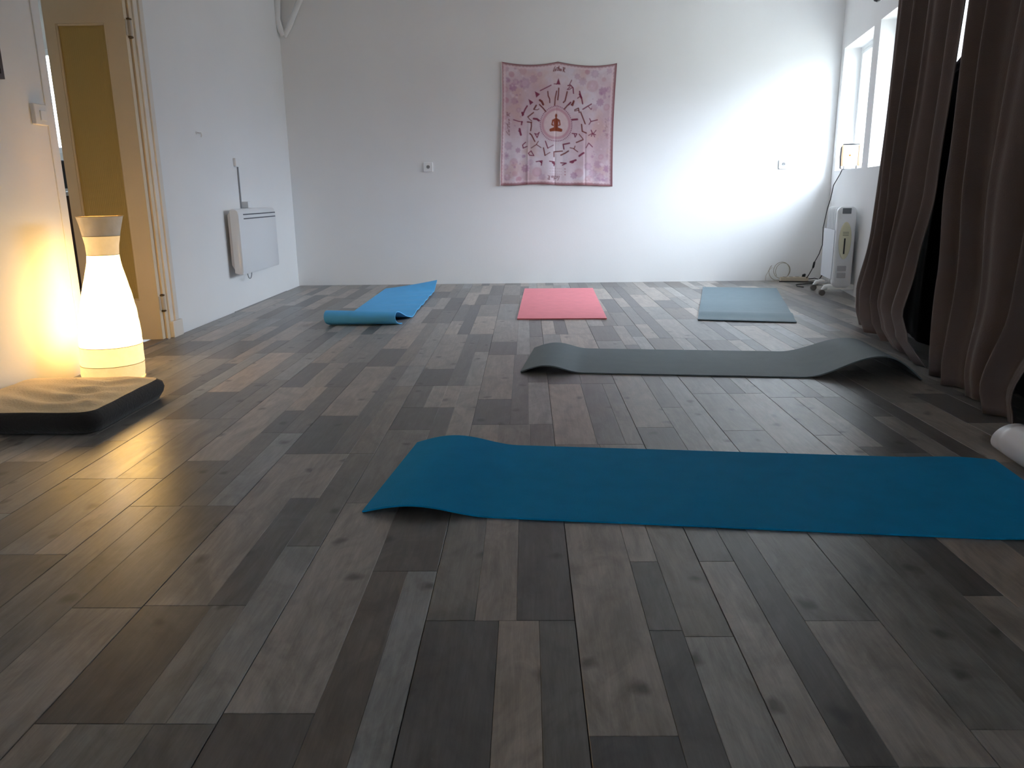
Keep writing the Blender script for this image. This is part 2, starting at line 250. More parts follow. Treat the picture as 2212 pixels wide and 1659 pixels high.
PLANKS = "-522,-365,1131,2048,351,324,298,1;93,238,1076,1902,330,294,261,1;-214,-63,842,1423,115,113,112,1;709,838,1092,1867,240,234,222,1;558,709,1008,1420,352,323,295,2;-365,-282,840,1638,149,129,112,0;-981,-830,875,1476,320,283,250,2;838,930,847,1867,182,175,166,0;-282,-214,840,1638,293,303,305,2;484,558,1008,1899,113,105,100,0;-830,-679,1104,1485,130,115,101,1;401,484,1008,1682,346,317,289,1;304,401,843,1363,325,317,299,2;-1058,-981,875,2032,171,162,152,0;1017,1170,848,1864,381,328,281,1;-63,19,842,1423,382,332,287,0;-830,-692,1485,2481,308,278,250,1;-608,-522,1104,1772,284,287,281,2;-522,-365,840,1131,120,114,111,1;19,93,842,1423,156,152,147,2;-1138,-1058,875,2032,229,209,186,1;558,709,1420,1899,226,217,204,2;863,1017,1867,3247,335,310,285,2;238,304,843,1385,124,120,119,0;-981,-830,1476,2032,148,134,122,2;-365,-214,1638,2383,134,120,108,2;-27,93,1423,1998,114,109,108,2;709,863,1867,2710,189,178,166,1;304,401,1363,1902,239,218,194,2;-214,-113,1423,1998,215,206,192,1;-679,-608,1104,1485,219,212,200,0;401,540,1899,2758,120,114,112,1;247,401,1902,2562,222,211,197,2;-113,-27,1423,1998,328,296,267,0;93,247,1902,2562,173,162,151,1;93,238,843,1076,113,112,114,1;623,709,1899,3708,298,305,303,2;-756,-626,838,1104,210,203,192,0;-1307,-1138,1000,1730,146,125,106,2;-692,-608,1485,2087,119,119,122,0;-522,-365,2048,2750,208,202,193,1;1017,1121,1864,2650,334,307,282,1;930,1017,847,1519,344,307,273,2;-110,7,1998,2808,242,228,209,0;-626,-522,838,1104,159,157,154,2;540,623,1899,3033,232,223,209,0;1207,1324,1864,2453,182,174,165,2;1324,1472,1477,2355,359,311,269,1;-214,-110,1998,2808,361,323,287,1;-608,-522,1772,2481,178,170,160,2;-1138,-993,2416,3422,358,324,293,1;-1322,-1224,1730,2254,236,224,208,0;-1292,-1138,2254,2913,232,213,190,2;-1446,-1292,2254,2913,334,307,282,1;930,1017,1519,1867,119,111,107,2;-1753,-1606,2417,3294,333,303,274,1;-1446,-1322,1730,2254,148,128,111,1;1121,1207,1864,2519,127,116,105,0;1484,1632,2355,3075,357,319,284,2;-1224,-1138,1730,2254,352,307,267,2;7,93,1998,2808,158,149,140,2;93,241,2562,3443,377,333,294,1;-830,-756,838,1104,333,288,248,1;238,304,1385,1682,166,161,155,0;-1138,-993,2032,2416,144,128,114,1;709,838,847,1092,326,301,277,1;-915,-830,2032,2718,276,290,295,2;1407,1484,2355,3665,130,121,115,0;401,540,2758,3708,313,287,262,1;-1532,-1446,1984,2639,207,190,171,2;1207,1324,2453,3174,118,116,117,2;-993,-915,2032,2723,176,168,159,0;-301,-214,2383,3428,341,313,286,2;-830,-676,2943,3850,318,288,261,1;-830,-676,2481,2943,106,105,106,1;241,339,2562,3443,171,170,168,0;-608,-522,2481,3421,231,213,191,2;709,863,2710,3247,236,227,213,1;-676,-608,2481,3850,167,162,156,0;-214,-70,3181,4116,304,271,242,1;1632,1780,3219,4097,336,301,269,1;1017,1170,3174,3960,226,223,214,1;401,484,1682,1899,168,163,156,1;709,863,3247,4033,239,230,217,1;1632,1780,1909,2787,362,332,303,1;-692,-608,2087,2481,303,277,253,0;-2061,-1913,3296,4173,308,286,265,1;-1606,-1532,1984,2574,186,172,159,0;1121,1207,2519,3174,330,304,280,0;-1446,-1298,3345,4223,383,333,289,1;-1753,-1599,3294,4080,224,215,202,1;1324,1407,2355,2879,325,302,280,1;1632,1780,2787,3219,126,120,116,1;-70,1,2808,4116,169,162,154,0;1484,1632,3075,3665,234,216,196,2;1017,1121,2650,3174,230,219,204,1;238,304,1682,1902,365,329,296,0;93,247,3443,4178,152,151,148,1;-365,-301,2383,3058,133,129,128,0;-1532,-1446,2639,3294,263,262,252,2;-2061,-1913,2863,3296,109,106,106,1;-522,-368,3774,4758,292,272,252,1;339,401,2562,3443,240,229,213,2;-1606,-1532,2574,3294,214,210,201,0;-915,-830,2718,3422,178,170,161,2;-1446,-1298,2913,3345,116,111,108,1;2100,2248,3207,3928,309,286,264,2;1,93,2808,3480,321,320,310,2;-214,-70,2808,3181,129,127,128,1;-1840,-1753,2208,2863,320,317,304,2;1324,1407,2879,3665,163,153,143,1;2023,2100,3207,4517,114,109,106,0;-522,-365,2750,3058,121,117,116,1;401,555,3708,4494,232,227,217,1;-1753,-1606,1984,2417,120,115,113,1;-1840,-1753,2863,3518,206,195,181,2;-1224,-1138,2913,3568,213,202,186,2;1854,1940,2787,3442,212,208,199,2;-368,-291,3428,4758,154,151,147,0;1247,1324,3174,4091,267,274,272,2;1780,1854,2787,3376,167,165,162,0;540,623,3033,3708,184,176,168,0;1324,1472,4097,4975,352,314,280,1;940,1017,3247,4164,278,271,255,2;-2138,-2061,3208,4125,299,304,300,2;-2061,-1913,1986,2863,384,331,285,1;1170,1324,1593,1864,219,206,190,2;-1523,-1446,3294,4211,264,274,276,2;-608,-522,3850,5202,291,284,267,2;-2178,-2061,2488,3208,107,107,110,2;-1913,-1840,2863,3453,159,153,146,0;198,401,4178,4726,381,331,286,2;-1298,-1224,2913,3502,168,164,160,0;-830,-682,4312,5202,364,314,270,1;-1446,-1292,4223,5009,198,189,177,1;247,401,3443,3825,184,171,157,2;-947,-830,3941,4790,225,220,211,2;2100,2248,3928,4517,215,205,190,2;-1913,-1840,2143,2863,234,219,201,0;1170,1247,3174,3829,120,116,115,0;2248,2352,3845,4631,346,321,296,1;-682,-608,3850,5202,226,207,184,0;1632,1780,4529,5407,357,319,285,1;-214,-61,4494,5324,297,276,254,1;1324,1472,3665,4097,110,107,107,1;-522,-368,3428,3774,106,105,106,1;863,940,3247,3902,113,109,108,0;1017,1170,3960,4484,133,117,104,1;1017,1170,4484,5270,209,204,194,1;-2215,-2138,3208,3863,118,110,105,0;1854,1940,3442,4097,284,277,261,2;-291,-214,3428,4206,314,307,291,2;1,93,3480,4116,171,171,169,2;-935,-830,3422,3941,151,149,146,2;1472,1546,1634,2355,235,230,220,0;1940,2023,3207,3731,313,288,265,1;1780,1854,3376,4097,224,212,195,0;709,863,4033,4557,150,128,110,1;-1036,-935,3422,3941,306,283,260,0;-1599,-1523,3294,3949,111,108,107,0;-1138,-1036,3422,3941,132,127,127,1;-2061,-1913,4606,5483,357,309,267,1;-1045,-947,3941,4790,221,216,205,0;632,709,3708,4625,311,312,303,2;-830,-682,3850,4312,126,121,119,1;-1753,-1599,4080,4604,147,134,123,1;1940,2023,3731,4517,163,157,151,1;2100,2248,4517,5238,327,296,267,2;-1840,-1753,3518,4173,282,280,269,2;-522,-430,3058,3428,160,154,147,1;-1138,-1045,3941,4790,327,289,254,1;-1224,-1138,3568,4223,274,285,288,2;869,1017,4557,5278,295,271,248,2;-1913,-1840,3453,4173,239,234,223,0;-993,-915,2723,3025,122,113,108,0;1546,1632,3665,4320,233,214,192,2;-1298,-1224,3502,4223,207,196,180,0;-61,13,4116,5324,312,306,290,0;-1593,-1446,4604,5325,316,283,253,2;-993,-915,3025,3422,372,325,283,0;247,401,3825,4178,368,322,282,2;253,401,4726,5446,339,297,260,2;1632,1780,4097,4529,125,120,119,1;-362,-214,4758,5478,374,327,285,2;2438,2555,4435,5155,111,111,114,2;-978,-830,4790,5511,335,312,289,2;2023,2100,4517,5827,122,122,126,0;555,632,3708,4363,128,122,119,0;401,555,4494,5018,128,116,106,1;1940,2045,2683,3207,219,209,195,1;792,869,4557,5867,127,120,116,0;-608,-522,3421,3850,262,266,261,2;-2061,-1913,4173,4606,126,118,113,1;-214,-61,4116,4494,125,118,115,1;1170,1247,3829,4484,317,279,246,0;-1670,-1593,4604,5914,135,129,126,0;1472,1546,3665,4254,161,152,143,0;-1215,-1138,4223,5140,255,265,267,2;1324,1472,5407,6285,304,273,245,1;176,253,4726,6036,123,115,111,0;863,940,3902,4557,296,275,255,0;1854,1940,4097,4752,206,192,174,2;2408,2555,5155,5876,309,281,254,2;-214,-61,5324,6110,227,219,206,1;-365,-301,3058,3428,355,315,279,0;-430,-365,3058,3428,357,326,296,0;-439,-362,4758,6068,118,117,119,0;-2215,-2138,3863,4518,302,273,247,0;93,198,4178,4726,230,225,216,1;-1055,-978,4790,6100,112,110,110,0;-1599,-1523,3949,4604,311,272,236,0;1247,1324,4484,5401,256,263,261,2;-1840,-1753,4173,4828,221,217,207,2;1792,1940,5407,6127,361,326,294,2;1546,1632,4320,4975,289,297,297,2;1472,1546,4254,4975,231,222,209,0;2555,2660,4993,5779,343,314,287,1;2331,2408,5155,6465,109,108,110,0;-1446,-1292,5009,5533,139,127,116,1;2100,2248,5238,5827,201,192,179,2;401,506,5018,5804,304,280,258,1;-1292,-1215,4223,4878,133,128,126,0;1780,1854,4097,4686,171,163,154,0;2352,2438,4500,5155,361,316,275,0;869,1017,5278,5867,216,211,200,2;-1446,-1298,5965,6843,325,297,270,1;13,93,4116,4646,206,193,176,2;555,632,4363,5018,312,282,254,0;-1593,-1446,5325,5914,200,197,189,2;1017,1170,5270,5794,155,134,115,1;-2147,-2061,4518,5173,227,208,186,2;2248,2352,4631,5155,247,227,203,1;1715,1792,5407,6717,130,126,125,0;-830,-725,5202,5988,366,326,291,1;-1913,-1840,4173,4763,164,160,154,0;253,401,5446,6036,214,196,175,2;592,709,5018,5608,181,170,158,2;1324,1472,4975,5407,118,110,105,1;-291,-214,4206,4758,151,149,145,2;1170,1247,4484,5139,128,127,129,0;-362,-214,5478,6068,227,210,189,2;1017,1164,6226,7104,355,316,281,1;869,1017,5867,6588,330,292,258,2;1940,2088,6260,7137,344,309,276,1;-2209,-2061,5828,6549,342,302,266,2;-978,-830,5511,6100,208,198,184,2;1854,1940,4752,5407,296,308,311,2;13,93,4646,5324,157,148,139,2;2555,2709,6303,7089,236,216,193,1;1780,1854,4686,5407,204,199,190,0;1324,1478,6285,7071,195,190,181,1;1940,2023,5041,5827,175,168,160,1;-639,-522,5202,5792,168,162,155,2;93,241,6468,7346,360,319,282,1;592,709,5608,6328,117,114,115,2;709,792,5081,5867,174,169,163,1;1940,2023,4517,5041,315,280,248,1;-1840,-1753,4828,5483,257,263,262,2;-2061,-1956,5483,6269,301,279,258,1;-978,-830,6100,6821,315,291,269,2;709,792,4557,5081,329,290,256,1;-1913,-1840,4763,5483,207,203,195,0;1546,1632,4975,5630,239,226,209,2;2408,2555,5876,6465,239,221,199,2;-1753,-1670,5128,5914,177,166,155,1;1247,1324,4091,4484,163,159,154,2;792,869,5867,7177,116,111,110,0;-2221,-2147,4518,5108,171,167,161,0;506,592,5018,5673,156,138,122,0;16,93,5324,6241,322,321,310,2;93,176,5250,6036,161,159,155,1;561,709,6328,7049,353,314,278,2;-1753,-1670,4604,5128,338,299,265,1;-639,-522,5792,6512,119,111,107,2;940,1017,4164,4557,185,176,166,2;-522,-439,5282,6068,159,155,151,1;-214,-61,6634,7420,239,222,202,1;-2138,-2061,4125,4518,165,163,159,2;-1870,-1753,5483,6073,181,177,171,2;-1292,-1215,4878,5533,363,335,309,0;-1138,-1055,5314,6100,162,158,153,1;93,176,4726,5250,378,328,283,1;1792,1940,6127,6717,219,201,180,2;-522,-439,4758,5282,373,335,299,1;-1523,-1446,4211,4604,152,145,137,2;-1055,-978,6100,7410,113,107,103,0;-1446,-1298,5533,5965,135,128,124,1;-725,-639,5202,5857,141,126,113,0;-2147,-2061,5173,5828,269,268,258,2;-1138,-1055,4790,5314,306,276,249,1;-1753,-1649,5914,6700,342,301,264,1;-2221,-2147,5108,5828,207,203,195,0;-1870,-1753,6073,6793,110,107,106,2;-214,-61,6110,6634,138,119,102,1;1170,1247,5139,5794,370,327,287,0;-2235,-2215,3208,3994,207,202,193,1;-522,-418,6068,6854,371,325,284,1;-2235,-2178,2553,3208,358,320,286,0;2248,2331,5679,6465,155,150,145,1;1472,1546,4975,5564,178,174,169,0;1017,1164,5794,6226,110,105,103,1;1940,2088,5827,6260,109,106,105,1;-1901,-1753,6793,7514,347,314,283,2;484,561,6328,7555,137,129,125,0;1780,1854,2066,2787,216,208,196,0;-1563,-1446,5914,6504,174,170,163,2;-1956,-1870,5483,6138,134,114,97,0;2248,2331,5155,5679,310,271,236,1;-61,16,5324,5979,124,118,114,0;-1224,-1138,5533,6188,245,232,213,2;869,1017,6588,7177,204,191,174,2;1546,1632,5630,6285,310,305,290,2;-2209,-2061,6549,7138,209,198,183,2;-1532,-1446,1329,1984,267,277,277,2;-331,-214,6068,6657,167,164,159,2;632,709,4625,5018,148,146,143,2;1632,1715,5931,6717,159,147,135,1;2248,2352,6465,7251,321,289,260,1;506,592,5673,6328,343,304,268,0;93,241,6036,6468,126,125,128,1;-1563,-1446,6504,7224,133,125,120,2;1472,1546,5564,6285,232,217,199,0;2555,2660,5779,6303,201,198,190,1;1238,1324,5794,6449,228,219,205,2;2161,2248,5827,6482,245,230,212,2;-331,-214,6657,7378,131,124,120,2;401,506,5804,6328,212,208,199,1;-978,-830,6821,7410,248,228,204,2;1632,1715,5407,5931,328,286,248,1;-830,-682,6944,7555,310,272,237,1;2786,2863,6303,7220,327,318,300,2;-725,-639,5857,6512,326,296,269,0;1555,1632,6285,7202,288,286,276,2;1632,1737,6717,7503,345,314,285,1;2438,2555,6465,7055,185,175,164,2;-1649,-1563,5914,6569,141,122,106,0;-830,-725,5988,6512,228,217,201,1;315,401,6036,6691,217,198,177,2;-1298,-1224,5533,6122,164,160,155,0;-418,-331,6068,6723,136,123,111,0;709,792,6391,7177,155,149,142,1;-830,-682,6512,6944,128,121,118,1;-1956,-1870,6138,6793,345,319,293,0;1823,1940,6717,7306,163,157,151,2;-1224,-1138,6188,6843,262,266,262,2;-61,16,5979,6634,326,296,268,0;16,93,6634,7551,318,312,296,2;-1446,-1341,6843,7555,298,272,248,1;561,709,7049,7555,198,190,178,2;1324,1478,7071,7555,135,117,102,1;1164,1238,5794,6383,164,162,158,0;-1298,-1224,6122,6843,252,231,206,0;-2061,-1956,6269,6793,220,210,196,1;2088,2161,5827,6417,157,154,151,0;-1215,-1138,5140,5533,182,176,168,2;709,792,5867,6391,332,296,263,1;-1255,-1138,6843,7432,146,144,140,2;-1138,-1055,6624,7410,183,175,166,1;2555,2709,7089,7555,153,139,126,1;2352,2438,6465,7120,145,126,110,0;1238,1324,6449,7104,319,311,293,2;2161,2248,6482,7137,277,276,266,2;2709,2786,6303,6958,125,122,122,0;1478,1555,6285,6940,125,119,116,0;-608,-522,6512,7167,199,191,179,2;1164,1238,6383,7104,256,233,207,0;2088,2161,6417,7137,198,190,178,0;1247,1324,5401,5794,185,173,160,2;241,315,6036,6625,161,161,160,0;-1649,-1563,6569,7224,343,304,269,0;1546,1632,1700,2355,309,317,315,2;-1138,-1055,6100,6624,325,294,265,1;1737,1823,6717,7372,134,118,103,0;315,401,6691,7346,258,269,271,2;-418,-331,6723,7378,321,280,244,0;-1753,-1649,6700,7224,205,197,186,1;1940,2088,7137,7555,113,109,108,1;401,484,6852,7555,166,157,148,1;241,315,6625,7346,222,215,204,0;-1978,-1901,6793,7555,116,117,121,0;2438,2555,7055,7555,136,127,121,2;401,484,6328,6852,319,297,276,1;-1341,-1255,6843,7498,155,132,112,0;-522,-418,6854,7378,226,210,190,1;-61,16,6634,7289,132,125,123,0;709,857,7177,7555,116,108,103,1;-682,-608,6512,7102,172,164,155,0;1207,1324,7104,7555,187,177,165,2;1478,1555,6940,7555,335,311,288,0;-2235,-2215,3994,4518,130,113,98,1;-1753,-1599,7224,7555,211,193,172,1;-2235,-2209,5828,7138,108,105,104,0;2045,2131,2552,3207,303,274,247,0;2709,2786,6958,7555,345,312,281,0;-2061,-1978,6793,7317,316,275,239,1;1017,1121,7104,7555,320,288,259,1;16,93,6241,6634,167,160,153,2;1121,1207,7104,7555,153,137,122,0;2352,2438,7120,7555,334,294,258,0;2161,2248,7137,7555,219,206,189,2;-2147,-2061,7138,7555,218,208,194,2;-682,-608,7102,7555,223,208,189,0;-608,-522,7167,7555,283,284,277,2;930,1017,7177,7555,222,208,190,2;2248,2352,7251,7555,221,206,188,1;2088,2161,7137,7555,177,165,152,0;-2221,-2147,7138,7555,188,178,166,0;253,401,7346,7555,341,316,292,2;1823,1940,7306,7555,126,122,121,2;857,930,7177,7555,170,164,157,0;1555,1632,7202,7555,182,172,161,2;2786,2863,7220,7555,153,145,136,2;-362,-214,7378,7555,327,291,259,2;-1523,-1446,7224,7555,288,288,279,2;-1599,-1523,7224,7555,123,123,125,0;-978,-830,7410,7555,340,309,279,2;-61,16,7289,7555,373,326,284,0;-214,-61,7420,7555,155,138,122,1;-2061,-1978,7317,7555,176,176,175,1;93,176,7346,7555,330,293,260,1;176,253,7346,7555,126,118,113,0;1737,1823,7372,7555,304,278,255,0;-522,-439,7378,7555,319,282,249,1;-1255,-1138,7432,7555,125,123,124,2;-439,-362,7378,7555,123,119,119,0;-1138,-1055,7410,7555,381,330,284,1;-1055,-978,7410,7555,120,119,121,0;-1901,-1753,7514,7555,194,190,181,2;1632,1737,7503,7555,229,217,201,1;-1341,-1255,7498,7555,296,272,250,0;-2235,-2178,588,1243,133,119,106,0;-2235,-2178,1243,1898,292,270,249,0;-2178,-2061,588,1178,171,166,160,2;-2178,-2061,1178,1898,127,118,113,2;-2235,-2178,1898,2553,128,115,103,0;-2178,-2061,1898,2488,150,144,137,2;-2235,-2178,-600,-67,146,123,104,0;-2235,-2178,-67,588,310,270,234,0;-2178,-2061,-600,-132,185,177,168,2;-2178,-2061,-132,588,129,130,134,2;-2061,-1913,243,676,125,122,122,1;-2061,-1913,676,1553,326,302,279,1;-1913,-1840,243,833,146,145,143,0;-1913,-1840,833,1553,220,213,200,0;-1840,-1753,243,898,234,223,208,2;-1840,-1753,898,1553,292,286,271,2;-2061,-1913,1553,1986,121,117,116,1;-1913,-1840,1553,2143,153,148,141,0;-1840,-1753,1553,2208,199,192,182,2;-2061,-1978,-600,-543,299,276,254,1;-2061,-1978,-543,243,157,152,146,1;-1978,-1901,-600,243,121,113,108,0;-1901,-1753,-600,-346,351,316,283,2;-1901,-1753,-346,243,223,210,194,2;-1753,-1606,674,1107,113,112,115,1;-1753,-1606,1107,1984,347,303,263,1;-1606,-1532,674,1264,182,173,162,0;-1606,-1532,1264,1984,242,233,219,0;-1532,-1446,674,1329,207,197,183,2;-1753,-1670,-600,-112,365,330,298,1;-1753,-1670,-112,674,174,163,151,1;-1670,-1593,-600,674,134,125,119,0;-1593,-1446,-600,85,340,301,265,2;-1593,-1446,85,674,214,198,180,2;-1446,-1307,1000,1730,228,213,194,1;-1446,-1298,-310,122,121,117,116,1;-1446,-1298,122,1000,354,308,268,1;-1298,-1224,-310,279,174,165,155,0;-1298,-1224,279,1000,241,221,198,0;-1224,-1138,-310,345,203,190,174,2;-1224,-1138,345,1000,311,311,302,2;-1446,-1362,-600,-310,173,162,150,1;-1362,-1286,-600,-310,119,118,120,0;-1286,-1138,-600,-310,211,199,183,2;-1138,-1055,-435,89,351,320,291,1;-1138,-1055,89,875,156,147,138,1;-1055,-978,-435,875,116,108,104,0;-978,-830,-435,286,307,279,252,2;-978,-830,286,875,224,214,200,2;-830,-676,-472,314,232,222,208,1;-830,-676,314,838,149,134,121,1;-676,-599,-472,183,124,123,124,0;-676,-599,183,838,344,320,296,0;-599,-522,-472,445,269,265,253,2;-599,-522,445,838,176,175,172,2;-522,-418,-470,316,335,299,265,1;-522,-418,316,840,239,227,210,1;-418,-331,-470,185,147,135,124,0;-418,-331,185,840,335,290,251,0;-331,-214,-470,119,173,164,155,2;-331,-214,119,840,124,117,114,2;-214,-61,-468,318,249,233,213,1;-214,-61,318,842,147,127,110,1;-61,16,-468,187,128,125,125,0;-61,16,187,842,323,298,274,0;16,93,-468,449,315,306,288,2;16,93,449,842,158,156,153,2;93,198,-467,319,358,319,284,1;93,198,319,843,216,212,204,1;198,284,-467,188,130,118,106,0;198,284,188,843,360,315,275,0;284,401,-467,123,158,158,157,2;284,401,123,843,119,115,114,2;401,555,845,1008,163,156,149,1;555,709,845,1008,212,203,190,2;401,549,-465,-33,118,113,111,1;401,549,-33,845,306,277,250,1;549,623,-465,124,171,161,150,0;549,623,124,845,242,227,208,0;623,709,-465,190,212,196,177,2;623,709,190,845,314,316,309,2;709,863,-463,323,238,221,200,1;709,863,323,847,151,133,117,1;863,940,-463,192,138,130,125,0;863,940,192,847,362,326,294,0;940,1017,-463,454,285,287,279,2;940,1017,454,847,182,175,167,2;1170,1324,848,1593,155,133,113,2;1017,1100,-462,62,323,297,273,1;1017,1100,62,848,174,173,171,1;1100,1177,-462,848,124,122,123,0;1177,1324,-462,259,355,318,284,2;1177,1324,259,848,210,203,191,2;1324,1472,1045,1477,116,108,104,1;1472,1546,1045,1634,163,164,163,0;1546,1632,1045,1700,207,192,173,2;1324,1407,-265,259,367,322,281,1;1324,1407,259,1045,169,161,152,1;1407,1484,-265,1045,120,117,118,0;1484,1632,-265,455,320,286,256,2;1484,1632,455,1045,234,219,201,2;1324,1478,-600,-265,140,125,112,1;1478,1555,-600,-265,341,301,264,0;1555,1632,-600,-265,180,168,154,2;1632,1715,167,691,315,281,249,1;1632,1715,691,1477,188,178,167,1;1715,1792,167,1477,127,119,114,0;1792,1940,887,1477,251,230,205,2;1632,1780,1477,1909,116,109,105,1;1780,1854,1477,2066,156,156,155,0;1854,1940,1477,2132,244,226,203,2;1854,1940,2132,2787,284,290,286,2;1632,1786,-357,167,143,128,114,1;1940,2045,1897,2683,337,312,288,1;2131,2248,2487,3207,117,113,112,2"
def plank_geo(x0, x1, y0, y1, e):
    gl = .0009 if e & 1 else .0002; gr = .0009 if e & 2 else .0002; ge = .0006
    x0 += gl; x1 -= gr; y0 += ge; y1 -= ge; c = .0008
    v = [(x0,y0,-.004),(x1,y0,-.004),(x1,y1,-.004),(x0,y1,-.004),
         (x0,y0,-c),(x1,y0,-c),(x1,y1,-c),(x0,y1,-c),
         (x0+c,y0+c,0),(x1-c,y0+c,0),(x1-c,y1-c,0),(x0+c,y1-c,0)]
    f = [(8,9,10,11)]
    for a in (0, 4):
        for k in range(4):
            j = (k+1) % 4; f.append((a+k, a+j, a+4+j, a+4+k))
    return v, f
rest_v, rest_f, rest_t = [], [], []
rows = [tuple(int(q) for q in r.split(',')) for r in PLANKS.split(';')]
for k, r in enumerate(rows):
    x0, x1, y0, y1 = [q/1000 for q in r[:4]]; tint = (r[4]/1000, r[5]/1000, r[6]/1000, random.random())
    v, f = plank_geo(x0, x1, y0, y1, r[7])
    if k < 298:
        me = bpy.data.meshes.new('plank'); cxm, cym = (x0+x1)/2, (y0+y1)/2
        me.from_pydata([(a-cxm, b-cym, c) for a, b, c in v], [], f)
        ca = me.color_attributes.new('tint', 'FLOAT_COLOR', 'POINT'); ca.data.foreach_set('color', list(tint)*len(v))
        me.materials.append(M_WOOD)
        link(bpy.data.objects.new('plank', me), fl, (cxm, cym, 0))
    else:
        n0 = len(rest_v); rest_v += v; rest_f += [tuple(i+n0 for i in q) for q in f]; rest_t += list(tint)*len(v)
me = bpy.data.meshes.new('planks'); me.from_pydata(rest_v, [], rest_f)
ca = me.color_attributes.new('tint', 'FLOAT_COLOR', 'POINT'); ca.data.foreach_set('color', rest_t); me.materials.append(M_WOOD)
rp = bpy.data.objects.new('planks', me); link(rp, fl); rp['kind'] = 'stuff'

# walls
DY0, DY1, DZ = 3.815, 4.735, 2.02
wl = MB(); t = .10
wl.box(XL-t, YF-.1, -.1, XL, DY0, ZC); wl.box(XL-t, DY1, -.1, XL, YB+.14, ZC); wl.box(XL-t, DY0, DZ, XL, DY1, ZC)
tag(wl.build('wall_left', M_WALL), kind='structure')
tag(MB().box(XL-.1, YB, -.1, 3.3, YB+.14, ZC).build('wall_back', M_WALL), kind='structure')
FW = (-1.4, -.5, 1.05, 1.9)  # opening for the added fill window, out of view
wfr = MB(); wfr.box(XL-.1, YF-.14, -.1, FW[0], YF, ZC); wfr.box(FW[1], YF-.14, -.1, 3.0, YF, ZC); wfr.box(FW[0], YF-.14, -.1, FW[1], YF, FW[2]); wfr.box(FW[0], YF-.14, FW[3], FW[1], YF, ZC)
tag(wfr.build('wall_front', M_WALL), kind='structure')
tag(MB().box(XL-.1, YF-.14, ZC, 3.4, YB+.14, ZC+.12).build('ceiling', M_CEIL), kind='structure')
TW = .30
WIN = [(.12, 1.10, 1.015, 2.065), (1.29, 2.27, 1.013, 2.073), (2.46, 3.44, 1.013, 2.073)]
wr = MB()
sb = [-.02]+[q for wn in WIN for q in wn[:2]]+[11.9]
for i in range(len(sb)-1):
    s0, s1 = sb[i], sb[i+1]
    wn = [q for q in WIN if abs(q[0]-s0) < 1e-6]
    zs = [(-.1, wn[0][2]), (wn[0][3], ZC)] if wn else [(-.1, ZC)]
    for z0, z1 in zs:
        wr.obox(R((s0+s1)/2, -TW/2, (z0+z1)/2), U*(s1-s0)/2, N*TW/2, Vector((0, 0, (z1-z0)/2)))
tag(wr.build('wall_right', M_WALL), kind='structure')

def glass_mat():
    m = bpy.data.materials.new('window_glass'); m.use_nodes = True
    n = m.node_tree.nodes; l = m.node_tree.links; n.remove(n['Principled BSDF'])
    tr = n.new('ShaderNodeBsdfTransparent'); tr.inputs[0].default_value = (.95, .97, .97, 1)
    gl = n.new('ShaderNodeBsdfGlossy'); gl.inputs['Roughness'].default_value = .02
    lw = n.new('ShaderNodeLayerWeight'); pw = n.new('ShaderNodeMath'); pw.operation = 'POWER'; pw.inputs[1].default_value = 5.0   # Schlick, the same from both sides
    fr = n.new('ShaderNodeMath'); fr.operation = 'MULTIPLY_ADD'; fr.inputs[1].default_value = .90; fr.inputs[2].default_value = .04
    l.new(lw.outputs['Facing'], pw.inputs[0]); l.new(pw.outputs[0], fr.inputs[0]); mx = n.new('ShaderNodeMixShader')
    l.new(fr.outputs[0], mx.inputs[0]); l.new(tr.outputs[0], mx.inputs[1]); l.new(gl.outputs[0], mx.inputs[2]); l.new(mx.outputs[0], n['Material Output'].inputs[0])
    return m
M_GLASS = glass_mat()
Z = Vector((0, 0, 1))
for k, (s0, s1, z0, z1) in enumerate(WIN):
    fr = MB(); fo, fd = -.167, .024
    w_ = .028
    def bar(a0, a1, b0, b1, o=fo, d=fd): fr.obox(R((a0+a1)/2, o, (b0+b1)/2), U*(a1-a0)/2, N*d, Z*(b1-b0)/2)
    bar(s0, s0+w_, z0, z1); bar(s1-w_, s1, z0, z1); bar(s0+w_, s1-w_, z0, z0+w_); bar(s0+w_, s1-w_, z1-w_, z1)
    mid = (s0+s1)/2
    fo_ = fr.build('window_%d' % (k+1), M_FRAME); tag(fo_, kind='structure')
    for a0, a1 in ((s0+w_+.003, mid-.002), (mid+.002, s1-w_-.003)):
        sm = MB(); q = .030
        def sb_(c0, c1, d0, d1): sm.obox(R((c0+c1)/2, -.162, (d0+d1)/2), U*(c1-c0)/2, N*.022, Z*(d1-d0)/2)
        b0, b1 = z0+w_+.003, z1-w_-.003
        sb_(a0, a0+q, b0, b1); sb_(a1-q, a1, b0, b1); sb_(a0+q, a1-q, b0, b0+q); sb_(a0+q, a1-q, b1-q, b1)
        sash = sm.build('window_sash', M_FRAME, fo_, loc=(0, 0, 0), bevel=.004)
        pm = MB().obox(R((a0+a1)/2, -.165, (b0+b1)/2), U*((a1-a0)/2-q+.004), N*.003, Z*((b1-b0)/2-q+.004))
        pm.build('window_pane', M_GLASS, sash)
    if k == 1:
        h = MB(); hz = 1.5
        h.rbox(R(mid, -.142, hz), U*.014, Z*.04, N*.006, .008)
        h.tube([R(mid, -.14, hz), R(mid, -.105, hz), R(mid-.002, -.1, hz-.01), R(mid-.01, -.1, hz-.11)], [.009, .009, .010, .008], 10)
        h.build('window_handle', M_PLAST, fo_, smooth=True, autosmooth=40)
    la = bpy.data.lights.new('sky_portal', 'AREA'); la.shape = 'RECTANGLE'; la.size = s1-s0; la.size_y = z1-z0; la.cycles.is_portal = True
    lo = bpy.data.objects.new('sky_portal', la); COL.objects.link(lo)
    lo.matrix_world = Matrix((U, Z, -N)).transposed().to_4x4(); lo.matrix_world.translation = R(mid, -.32, (z0+z1)/2)

